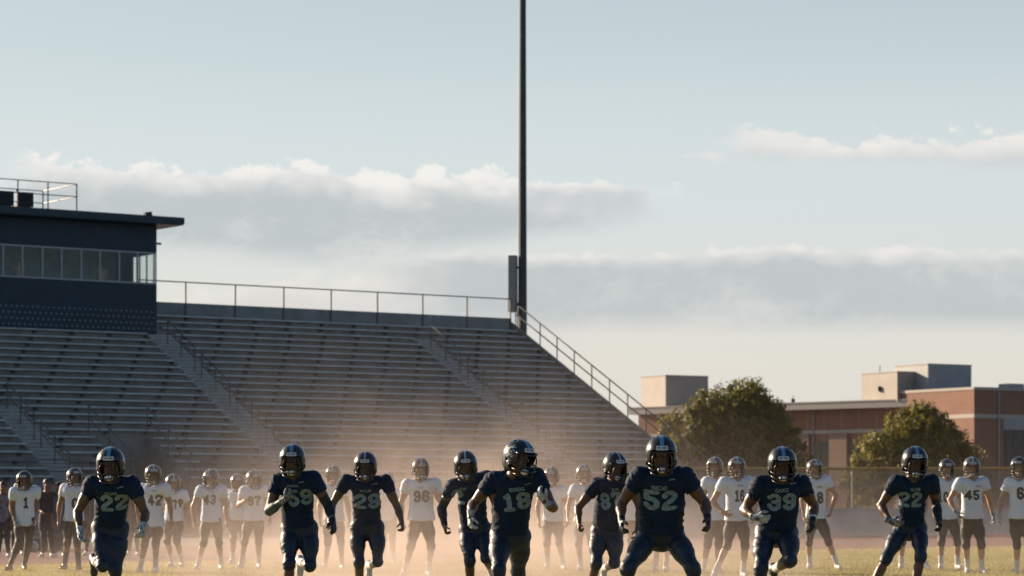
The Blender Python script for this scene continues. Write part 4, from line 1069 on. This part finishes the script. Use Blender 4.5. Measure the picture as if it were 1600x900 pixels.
# ------------------------------------------------------------------ the navy team running out
person('player running in navy jersey 22 at the far left, blue and white gloves', 'navy', 155, (173, 722, 0, 14, 0), (143, 758, 207, 757, .02), (121, 801, 1, 227, 803, 1), (125, 831, -1, 223, 824, -1),
       (157, 826, 188, 826), (160, 884, -1, 180, 890, -1), (148, 876, 1, 182, None, 1), ('22', 175, 792, 45, 29), ('DUAG', 172, 774, 19, 5.5, 'word_grey'), helmet='helmet_navy', gl=('glove_blue', 'glove_white'), curl=(.8, 1.0), shoes='shoe_dark', seed=1, b=.95, waist=.176, dash=(187, 763))
person('player running in navy jersey 59 with one dark forearm across his chest', 'navy', 144, (457, 716, 0, 12, 0), (434, 752, 490, 750, .04), (421, 798, 1, 514, 792, 1), (444, 781, -1, 520, 815, -1),
       (452, 826, 484, 826), (452, 880, -1, 484, 884, -1), (449, None, 1, 470, 878, 1), ('59', 465, 782, 38, 28), ('JXAIG', 455, 762, 19, 5.5, 'word_grey'), helmet='helmet_navy', gl=('glove_grey', 'glove_black'), curl=(1.1, .5),
       asl=('tattoo_sleeve', 'sleeve'), band=(0, 1), seed=2, waist=.18, dash=(470, 754), shoes='shoe_white', hand=(((.75, -.1, .55), (.3, -.5, .6), (-.2, .6, 0)), None))
person('player running in navy jersey 29 in the dust beside number 59', 'navy', 128, (571, 725, 0, 14, 0), (540, 754, 603, 754), (519, 788, 1, 622, 795, 1), (515, 815, -1, 628, 817, -1),
       (558, 824, 589, 824), (561, 878, -1, 590, 878, -1), (562, None, 1, 578, 884, 1), ('29', 573, 788, 40, 25), ('KLUB', 571, 769, 18, 4.5, 'word_grey'), helmet='helmet_thin', curl=(1.2, 1.2), b=.97, seed=3, waist=.178, dash=(585, 758))
person('player running in navy jersey 2 half hidden behind number 18', 'navy', 130, (727, 724, 4, 16, -4), (706, 760, 762, 748), (690, 795, 1, 775, 790, 1), (695, 822, -1, 772, 815, -1),
       (729, 828, 758, 828), (734, 876, -1, 760, 872, -1), (735, None, 1, 768, 892, 1), ('2', 716, 782, 20, 26), ('2X', 724, 766, 12, 4.5, 'word_grey'), helmet='helmet_thin', curl=(1.3, .9), asl=('sleeve', None), seed=4, waist=.17)
person('player sprinting in navy jersey 18 with his helmet turned to the side and white gloves', 'navy', 166, (810, 712, 38, 10, 3), (770, 752, 838, 747, .05), (739, 788, 1, 864, 793, 1), (735, 806, -1, 852, 784, -1),
       (781, 838, 814, 838), (779, 890, -1, 809, 893, 1), (781, None, 1, 822, 930, 1), ('18', 803, 789, 44, 30), ('IEXADG', 806, 767, 24, 6.5, 'word_blue'), helmet='helmet_navy', gl=('glove_white', 'glove_white'), curl=(1.0, .8), seed=5,
       waist=.178, splash=True, dash=(824, 757), hand=(((.0, -.35, -.9), (.3, -.9, .3), (.9, .2, 0)), ((-.6, -.2, .75), (.2, -.6, .3), (-.2, .8, .2))), shoes='shoe_white')
person('player in navy jersey 87 crouching with one bare fist behind number 52', 'navy', 129, (960, 726, 24, 14, 0), (932, 758, 985, 752, .04), (903, 794, 1, 1000, 795, 1), (905, 819, -1, 996, 826, -1),
       (934, 832, 962, 832), (932, 880, -1, 960, 880, -1), (920, None, 1, 945, 888, 1), ('87', 953, 786, 34, 27), ('2X', 961, 766, 13, 5, 'word_grey'), helmet='helmet_thin', curl=(1.5, .8), seed=6, waist=.18, shoes='shoe_white')
person('player in navy jersey 52 braced in a wide stance with black gloves', 'navy', 172, (1033, 707, 0, 13, 0), (999, 746, 1071, 746), (970, 788, 1, 1102, 787, 1), (971, 815, -1, 1106, 812, -1),
       (1014, 836, 1052, 836), (982, 886, -1, 1082, 888, -1), (964, None, 1, 1102, None, 1), ('52', 1033, 787, 54, 32), ('TRECAD', 1030, 765, 26, 7.5, 'word_grey'), helmet='helmet_navy', gl=('glove_black', 'glove_black'), curl=(.75, .7), seed=7,
       b=1.06, waist=.195, dash=(1050, 751), shoes='shoe_dark')
person('player running in navy jersey 39 with a white wristband', 'navy', 158, (1222, 722, 0, 14, 0), (1187, 759, 1253, 757), (1163, 797, 1, 1272, 791, 1), (1181, 809, -1, 1270, 816, -1),
       (1194, 832, 1232, 832), (1189, 888, -1, 1234, 876, -1), (1183, None, 1, 1211, 889, 1), ('39', 1223, 789, 46, 29), ('GAXG', 1222, 768, 21, 6, 'word_grey'), helmet='helmet_navy', gl=('glove_white', 'glove_black'), curl=(.9, .6), band=(0, 1), seed=8,
       b=1.04, waist=.185, dash=(1240, 758), hand=(((.75, -.5, -.15), (.1, -.3, .8), (.2, .8, 0)), None), shoes='shoe_dark')
person('player stepping sideways in navy jersey 22 at the right with black arm sleeves', 'navy', 142, (1429, 719, 2, 12, 2), (1399, 755, 1456, 754), (1376, 790, 1, 1463, 790, 1), (1391, 814, -1, 1468, 815, -1),
       (1409, 826, 1436, 826), (1385, 872, -1, 1439, 868, -1), (1352, None, 1, 1424, None, 1), ('22', 1425, 786, 36, 27), ('XUXB', 1431, 767, 16, 5, 'word_grey'), helmet='helmet_navy', gl=('glove_grey', 'glove_black'), curl=(.8, .9), asl=(None, 'sleeve'), seed=9, b=.94,
       waist=.158, hand=(((.7, -.4, -.3), (.1, -.4, .8), (.2, .8, 0)), None), shoes='shoe_dark')

# ------------------------------------------------------------------ the white team standing behind
def wp(label, s, hx, hy, top, shx, shy, el, wr, hem, knx, anx, num=None, **k):
    """a player in white standing: sh/hip rows from x pairs; knees and ankles by x"""
    hipx = k.pop('hipx', None) or ((shx[0] + shx[1]) / 2 - .088 * s, (shx[0] + shx[1]) / 2 + .088 * s)
    kz = k.pop('kz', .50); ky = HZ - (kz - CAMZ) * s; hipy = HZ - (.90 - CAMZ) * s
    a = dict(helmet='helmet_grey', fine=False, tdy=.03, skin='skin_light', logo=False, curl=(.7, .7), waist=.165)
    nm_ = (num[0], num[1], num[2], num[3], num[4]) if num else None
    word = k.pop('word', None)
    rr = random.Random(int(hx) * 7 + 1)
    yaw, pit = k.pop('yaw', 0) + rr.uniform(-20, 20), k.pop('pit', 6) + rr.uniform(-5, 9)
    kd = k.pop('kd', None) or rr.choice([(-1, -1), (-1, -1), (-1, 1), (-1, -.3), (-.3, -1)]); d_ = rr.uniform(-3, 3) * s / 90; knx = (knx[0] + d_, knx[1] + d_); tw = rr.uniform(-.10, .10)
    a.update(k)
    return person(label, 'white', s, (hx, hy, yaw, pit, 0), (shx[0], shy[0], shx[1], shy[1], tw), el, wr, (hipx[0], hipy, hipx[1], hipy),
                  (knx[0], ky, kd[0], knx[1], ky, kd[1]), (anx[0], None, 1, anx[1], None, 1), nm_, word, hem=hem, **a)
wp('player in white jersey 1 with long black tights at the far left', 89, 38, 749, 0, (22, 56), (769, 768), (18, 793, 1, 56, 793, 1), (23, 813, -1, 53, 812, -1), -.05, (27, 42), (15, 38), ('1', 42, 786, 9, 18), longpants=True, helmet='helmet_plain', skin='skin_mid', gl=('glove_grey', None), yaw=14, socks=None, shoes='shoe_dark', seed=21)
wp('player in white jersey 0 standing behind the running number 22', 88, 116, 744, 0, (101, 130), (764, 764), (93, 790, 1, 136, 790, 1), (92, 815, -1, 139, 812, -1), .02, (104, 119), (101, 123), ('0', 116, 787, 12, 17), helmet='helmet_plain', skin='skin_mid', socks='sock_dark', shoes='shoe_dark', yaw=8, seed=22)
wp('tall player in white jersey 42 with an untucked long shirt', 92, 239, 740, 0, (221, 259), (764, 764), (215, 790, 1, 266, 790, 1), (217, 815, -1, 268, 813, -1), -.06, (227, 244), (219, 243), ('42', 240, 782, 23, 18), word=('XX', 241, 767, 9, 2.5, 'number_dark'), skin='skin_mid', seed=23)
wp('shorter player in white jersey 76 beside the tall number 42', 84, 270, 753, 0, (257, 287), (775, 773), (257, 796, 1, 296, 796, 1), (269, 807, -1, 297, 815, -1), .02, (264, 279), (268, 284), ('76', 277, 788, 16, 16), yaw=4, seed=24, kd=(-1, -1))
wp('player in white jersey 43 with one arm bent to his chest', 88, 330, 746, 0, (313, 347), (767, 766), (302, 791, 1, 354, 788, 1), (303, 815, -1, 343, 781, -1), .02, (318, 342), (309, 345), ('43', 329, 781, 20, 17), word=('XX', 331, 768, 8, 2.5, 'number_dark'), seed=25, hand=(None, ((-.5, -.3, .5), (.2, -.5, .8), (0, 1, 0))))
wp('player in white jersey 97 with a hand raised to his side', 86, 396, 747, 0, (381, 412), (767, 766), (373, 790, 1, 420, 788, 1), (381, 782, -1, 422, 810, -1), .03, (383, 405), (376, 404), ('97', 396, 783, 21, 16), yaw=6, seed=26)
wp('player in white jersey 5 seen between the running numbers 59 and 29', 87, 521, 740, 0, (506, 537), (763, 763), (499, 790, 1, 544, 790, 1), (500, 812, -1, 546, 812, -1), .02, (511, 531), (508, 534), ('5', 521, 783, 10, 16), seed=27)
wp('big player in white jersey 96 standing in the thickest dust', 97, 657, 730, 0, (636, 681), (758, 757), (627, 785, 1, 690, 784, 1), (629, 812, -1, 682, 776, -1), .06, (640, 672), (632, 669), ('96', 658, 776, 26, 19), word=('XXX', 657, 762, 9, 2.5, 'number_dark'), b=1.06, waist=.18, seed=28, hand=(None, ((-.3, -.3, .8), (.2, -.6, .5), (0, 1, 0))))
wp('player in white standing right behind the shoulder of number 18', 88, 862, 742, 0, (848, 880), (766, 766), (840, 792, 1, 887, 792, 1), (842, 814, -1, 886, 813, -1), .02, (852, 871), (855, 880), None, yaw=10, seed=29)
wp('player in white looking over the bent arm of navy number 87', 89, 912, 739, 0, (897, 930), (765, 765), (888, 790, 1, 937, 790, 1), (887, 808, -1, 940, 812, -1), .02, (905, 925), (907, 944), ('7', 914, 783, 10, 16), yaw=-6, seed=30)
wp('player in white hidden behind the wide legs of number 52', 90, 1036, 744, 0, (1020, 1053), (766, 766), (1012, 792, 1, 1064, 790, 1), (1014, 812, -1, 1068, 782, -1), .02, (1026, 1042), (1024, 1040), ('6', 1036, 783, 10, 16), seed=31)
wp('player in white with his arm hanging, just behind jersey 16', 92, 1117, 728, 0, (1103, 1134), (754, 754), (1098, 781, 1, 1141, 781, 1), (1100, 806, -1, 1143, 804, -1), .06, (1107, 1124), (1099, 1122), None, yaw=4, gl=('glove_grey', None), seed=32)
wp('player in white jersey 16 with one hand on his hip', 98, 1151, 729, 0, (1131, 1171), (755, 754), (1113, 784, 1, 1180, 783, 1), (1130, 801, -1, 1178, 806, -1), .06, (1134, 1162), (1117, 1161), ('16', 1157, 775, 17, 19), word=('XXX', 1157, 759, 10, 2.5, 'number_dark'), yaw=6, seed=33, hand=(((.8, -.3, -.4), (.1, -.3, .8), (.2, .8, 0)), None), b=1.03, kz=.52)
wp('player in white jersey 8 with his legs apart and an elbow out', 87, 1272, 731, 0, (1259, 1291), (754, 751), (1253, 780, 1, 1306, 775, 1), (1256, 806, -1, 1299, 797, -1), .07, (1267, 1297), (1265, 1308), ('8', 1283, 778, 11, 19), word=('XX', 1281, 761, 9, 2.5, 'number_dark'), yaw=4, seed=34)
wp('player in white jersey 10 half covered by the neighbour in jersey 43', 87, 1479, 730, 0, (1466, 1496), (755, 755), (1459, 781, 1, 1502, 781, 1), (1460, 805, -1, 1503, 804, -1), .06, (1471, 1496), (1470, 1496), ('10', 1474, 777, 17, 17), helmet='helmet_plain', seed=35)
wp('player in white jersey 45 with a gloved hand on his hip', 93, 1518, 728, 0, (1500, 1537), (755, 754), (1484, 781, 1, 1546, 780, 1), (1494, 801, -1, 1551, 805, -1), .08, (1509, 1533), (1512, 1534), ('45', 1521, 774, 24, 16), word=('XXX', 1530, 760, 10, 2.5, 'number_dark'), gl=('glove_grey', 'glove_grey'), b=1.03, seed=36, hand=(((.5, -.3, -.7), (.2, -.6, .5), (.3, .8, 0)), None))
wp('player in white jersey 6 cut off by the right edge', 94, 1592, 728, 0, (1576, 1611), (755, 755), (1563, 783, 1, 1621, 783, 1), (1561, 807, -1, 1624, 807, -1), .08, (1586, 1607), (1589, 1611), ('6', 1594, 771, 12, 20), gl=('glove_white', None), yaw=-3, helmet='helmet_plain', seed=37)
wp('player in white mostly hidden behind the right navy number 22', 87, 1428, 742, 0, (1414, 1446), (764, 764), (1409, 790, 1, 1448, 785, 1), (1412, 812, -1, 1446, 800, -1), .06, (1412, 1434), (1408, 1447), None, seed=38)
wp('player in white farther back between jerseys 43 and 97', 80, 371, 752, 0, (358, 384), (772, 772), (352, 796, 1, 390, 796, 1), (354, 816, -1, 391, 816, -1), .02, (364, 379), (363, 380), None, skin='skin_mid', seed=39)

wp('player in white farther back in the dust between navy number 29 and white number 96', 80, 606, 750, 0, (593, 619), (771, 771), (587, 795, 1, 625, 795, 1), (589, 815, -1, 626, 815, -1), .02, (600, 614), (598, 615), None, skin='skin_mid', seed=40)
wp('player in white farther back between navy numbers 87 and 52', 81, 990, 751, 0, (977, 1003), (772, 772), (971, 795, 1, 1009, 795, 1), (973, 815, -1, 1010, 815, -1), .02, (984, 998), (982, 999), None, seed=41)
# ------------------------------------------------------------------ sideline at the left
M['coat'] = mat('dark_coat', (.012, .014, .018), .8, noise=.2); M['blue'] = mat('blue_grey_clothes', (.05, .085, .12), .8, noise=.2); M['camo'] = mat('pale_mottled_top', (.25, .26, .28), .8, col2=(.06, .065, .07), nscale=14); M['dkjean'] = mat('dark_trousers', (.014, .016, .02), .85)
def by(label, s, hx, hy, shx, shy, el, wr, knx, anx, jm, pm, skin='skin_mid', hair='hair', **k):
    hipx = ((shx[0] + shx[1]) / 2 - .10 * s, (shx[0] + shx[1]) / 2 + .10 * s); hipy = HZ - (.88 - CAMZ) * s; ky = HZ - (.48 - CAMZ) * s
    person(label, 'crowd', s, (hx, hy, k.pop('yaw', 0), 4, 0), (shx[0], shy, shx[1], shy), el, wr, (hipx[0], hipy, hipx[1], hipy), (knx[0], ky, -1, knx[1], ky, -1), (anx[0], None, 1, anx[1], None, 1),
           skin=skin, hair=hair, fine=False, tdy=.02, jm=jm, pm=pm, longpants=True, socks=None, hem=-.04, waist=.16, cat='person', seed=k.pop('seed', 50), shoes=k.pop('shoes', 'shoe_white'))
by('person in a pale mottled top on the sideline at the left edge', 71, 5, 761, (-7, 18), 776, (-10, 797, 1, 21, 797, 1), (-7, 815, -1, 20, 812, -1), (0, 11), (-2, 13), 'camo', 'dkjean', seed=51)
by('person in a dark coat with hands at the face beside white jersey 1', 71, 74, 757, (61, 87), 773, (57, 795, 1, 91, 793, 1), (66, 800, -1, 80, 776, -1), (68, 80), (67, 81), 'coat', 'dkjean', seed=52, yaw=20)
by('person in blue grey clothes on the sideline left of jersey 0', 71, 92, 762, (82, 104), 777, (79, 799, 1, 107, 799, 1), (82, 816, -1, 105, 816, -1), (88, 98), (87, 100), 'blue', 'blue', seed=53, yaw=-15)
by('person in a dark top on the sideline between jerseys 0 and 42', 70, 186, 757, (174, 199), 773, (170, 795, 1, 203, 795, 1), (172, 812, -1, 202, 812, -1), (181, 192), (180, 193), 'coat', 'blue', seed=54)
by('person in a black hooded top behind the left shoulder of jersey 1', 68, 28, 763, (16, 40), 779, (12, 800, 1, 44, 800, 1), (16, 816, -1, 42, 816, -1), (22, 34), (21, 35), 'coat', 'coat', seed=55, yaw=25)
by('person in blue grey clothes on the sideline nearest to jersey 42', 69, 208, 760, (197, 220), 776, (193, 798, 1, 224, 797, 1), (196, 814, -1, 223, 813, -1), (203, 214), (202, 215), 'blue', 'dkjean', seed=56, yaw=-20)
by('person in a pale mottled top between jersey 0 and the navy runner', 69, 141, 762, (130, 153), 778, (126, 799, 1, 157, 799, 1), (129, 815, -1, 155, 815, -1), (136, 147), (135, 148), 'camo', 'coat', seed=57, yaw=10)
# team bench, bags and a spare helmet on the track edge
M['bench'] = mat('bench_aluminium', (.30, .31, .32), .5, .3, noise=.1)
bc = ground(45, 859); bd = dG
bn = empty('team_bench', bc); tag(bn, 'low aluminium team bench on the red track behind jersey 1', 'bench')
sidev = A(-bd[1], bd[0], 0); BX = [bd, sidev, A(0, 0, 1)]
b = MB(); b.box(bc + A(0, 0, .44), (2.4, .15, .025), BX); b.build('seat', M['bench'], bn, bc)
b = MB(); b.box(bc + A(0, 0, .80) + sidev * .2, (2.4, .02, .12), BX); b.build('backrest', M['bench'], bn, bc)
for k in (-2, 0, 2):
    b = MB(); b.box(bc + bd * k + A(0, 0, .207), (.03, .14, .207), BX); b.box(bc + bd * k + A(0, 0, .66) + sidev * .165, (.025, .012, .25), BX); b.build('leg', M['rail'], bn, bc)
M['bag'] = mat('black_bag_nylon', (.015, .016, .02), .75, noise=.3, nscale=6, bump=.4, bscale=14)
def bag(px, py, L, label):
    c = ground(px, py); f = Field(c - A(L, .4, .1), c + A(L, .4, .6), .025); f.cap(c + A(-L * .6, 0, .17), c + A(L * .6, 0, .17), .18, .18, .03, flat=True, flat_a=True); f.plane(c + A(0, 0, .01), A(0, 0, -1)); f.folds(.012, px, c, [(A(1, 0, .4), 22, .6), (A(.3, 0, 1), 30, .5)])
    V, F = f.mesh(); o = link('sports_bag', np_mesh('sports_bag', V - c, F, [M['bag']])); o.location = c; tag(o, label, 'bag', 'bags on the sideline')
    b = MB(); b.tube([c + A(-L * .3, -.05, .33), c + A(-L * .15, -.05, .46), c + A(L * .15, -.05, .46), c + A(L * .3, -.05, .33)], .016, 6); b.build('handle', M['black'], o, c)
bag(58, 862, .42, 'black sports bag on the track nearest to white jersey 1'); bag(160, 860, .36, 'black sports bag on the track between the legs of the left players')
bag(90, 860.5, .34, 'black sports bag at the feet of the person in blue grey')
for px, py, lab in ((52, 863.5, 'pale helmet lying on the track beside the black bag'),):
    c = ground(px, py); M['helmet_pale'] = helmet_mat('pale_helmet_shell', (.42, .43, .44), (.5, .5, .5), (.4, .4, .4), .25, 0)
    o = link('helmet', np_mesh('helmet', *SHELL_C, [M['helmet_pale']])); o.location = c + A(0, 0, .15); o.rotation_euler = (.2, 0, 2.6); tag(o, lab, 'helmet'); link('facemask', ME['mask_grey'], o)
# people inside the press box
def inbox(t, label, jm, skin, seed):
    c = st(t, PD0 + 1.0, 0); Yc = c[1]; s = FOC / Yc; x = CX + c[0] * s; gz = ZW0 - .8
    zy = lambda z: HZ - (z + gz - CAMZ) * s
    person(label, 'crowd', s, (x, zy(1.60), 0, 4, 0), (x - .19 * s, zy(1.38), x + .19 * s, zy(1.38)), (x - .25 * s, zy(1.1), 1, x + .25 * s, zy(1.1), 1), (x - .18 * s, zy(.95), -1, x + .2 * s, zy(.95), -1), (x - .1 * s, zy(.88), x + .1 * s, zy(.88)),
           (x - .1 * s, zy(.48), -1, x + .1 * s, zy(.48), -1), (x - .1 * s, None, 1, x + .1 * s, None, 1), skin=skin, hair='hair', fine=False, tdy=.02, jm=jm, pm='dkjean', longpants=True, socks=None, hem=-.04, waist=.16, cat='person', seed=seed, Y0=Yc, ground_z=gz, shoes='shoe_dark')
M['tan'] = mat('tan_shirt', (.60, .34, .19), .85, noise=.1)
inbox(24.4, 'person in a tan shirt behind the press box window nearest its corner', 'tan', 'skin_light', 61)
inbox(28.6, 'person in a tan shirt behind the press box glass farther from its corner', 'tan', 'skin_light', 62)
for o in list(COL.objects):
    if o.type == 'MESH' and o.parent is None and o.get('category') == 'person' and 'press box' in o['label']: o['group'] = 'people inside the press box'

# ------------------------------------------------------------------ dust over the turf, and the air
def vol_box(name, lo, hi):
    b = MB(); lo, hi = A(*lo), A(*hi); b.box((lo + hi) / 2, (hi - lo) / 2); m, t_, b_ = new_mat(name); t_.nodes.remove(b_)
    o = b.build(name, m); o['kind'] = 'stuff'; out = [q for q in t_.nodes if q.type == 'OUTPUT_MATERIAL'][0]
    return o, m, t_, out
o, m, t_, out = vol_box('dust', (-11.5, 31.8, .02), (15, 80, 5.6))
nt = t_; NN, LK = nt.nodes.new, nt.links.new
pv = NN('ShaderNodeVolumePrincipled'); pv.inputs['Color'].default_value = (.80, .66, .59, 1); pv.inputs['Anisotropy'].default_value = .3
tc = NN('ShaderNodeTexCoord'); sx = NN('ShaderNodeSeparateXYZ'); LK(tc.outputs['Object'], sx.inputs[0])
def vnoise(s3, det, seed):
    mp = NN('ShaderNodeMapping'); mp.inputs['Scale'].default_value = s3; mp.inputs['Location'].default_value = (seed, seed * .7, seed * .3); LK(tc.outputs['Object'], mp.inputs[0])
    n = NN('ShaderNodeTexNoise'); n.inputs['Scale'].default_value = 1; n.inputs['Detail'].default_value = det; n.inputs['Roughness'].default_value = .6; LK(mp.outputs[0], n.inputs['Vector']); return n.outputs['Fac']
n1, n2 = vnoise((.38, .25, .55), 2, 4.), vnoise((1.3, .9, 1.5), 2, 9.)
ns = mth('ADD', mth('MULTIPLY', n1, 1.0), mth('MULTIPLY', mth('SUBTRACT', n2, .5), .8))
puff = mth('MULTIPLY', sstep(mth('ADD', ns, mth('MULTIPLY', mth('SUBTRACT', vnoise((3.2, 1.6, 3.4), 2, 15.), .5), .45)), .36, .66), 1.15)
# the plume: widest over the middle of the picture, thinning upwards and to the sides
xc = mth('MULTIPLY_ADD', mth('SUBTRACT', sx.outputs[1], 48), -.012, -1.15)
gx = mth('DIVIDE', mth('SUBTRACT', sx.outputs[0], xc), mth('ADD', mth('MULTIPLY_ADD', sx.outputs[1], .018, 1.55), mth('MULTIPLY', mth('EXPONENT', mth('MULTIPLY', sx.outputs[2], -1.1)), 2.3))); lat = mth('EXPONENT', mth('MULTIPLY', mth('MULTIPLY', gx, gx), -1.0))
low = mth('EXPONENT', mth('DIVIDE', sx.outputs[2], -.62)); high = mth('EXPONENT', mth('MULTIPLY', mth('MULTIPLY', sx.outputs[2], sx.outputs[2]), -.21))
top_ = mth('SUBTRACT', 1, sstep(sx.outputs[2], 2.4, 4.7)); front = sstep(sx.outputs[1], 31.6, 37); back = mth('SUBTRACT', 1, sstep(sx.outputs[1], 66, 79))
side = mth('MULTIPLY', sstep(sx.outputs[0], -11.5, -8), mth('SUBTRACT', 1, sstep(sx.outputs[0], 12, 15)))
den = mth('MULTIPLY', lat, mth('ADD', mth('MULTIPLY', low, DUST_LOW), mth('MULTIPLY', high, DUST_HIGH)))
den = mth('ADD', den, mth('MULTIPLY', mth('MULTIPLY', mth('ADD', low, .015), DUST_ALL), sstep(sx.outputs[0], -8.5, -2)))
den = mth('MULTIPLY', mth('MULTIPLY', den, puff), mth('MULTIPLY', mth('MULTIPLY', top_, side), mth('MULTIPLY', front, back)))
LK(den, pv.inputs['Density']); LK(pv.outputs[0], out.inputs['Volume'])
m.cycles.volume_sampling = 'MULTIPLE_IMPORTANCE'; m.cycles.volume_step_rate = 1.4 if hasattr(m.cycles, 'volume_step_rate') else 1
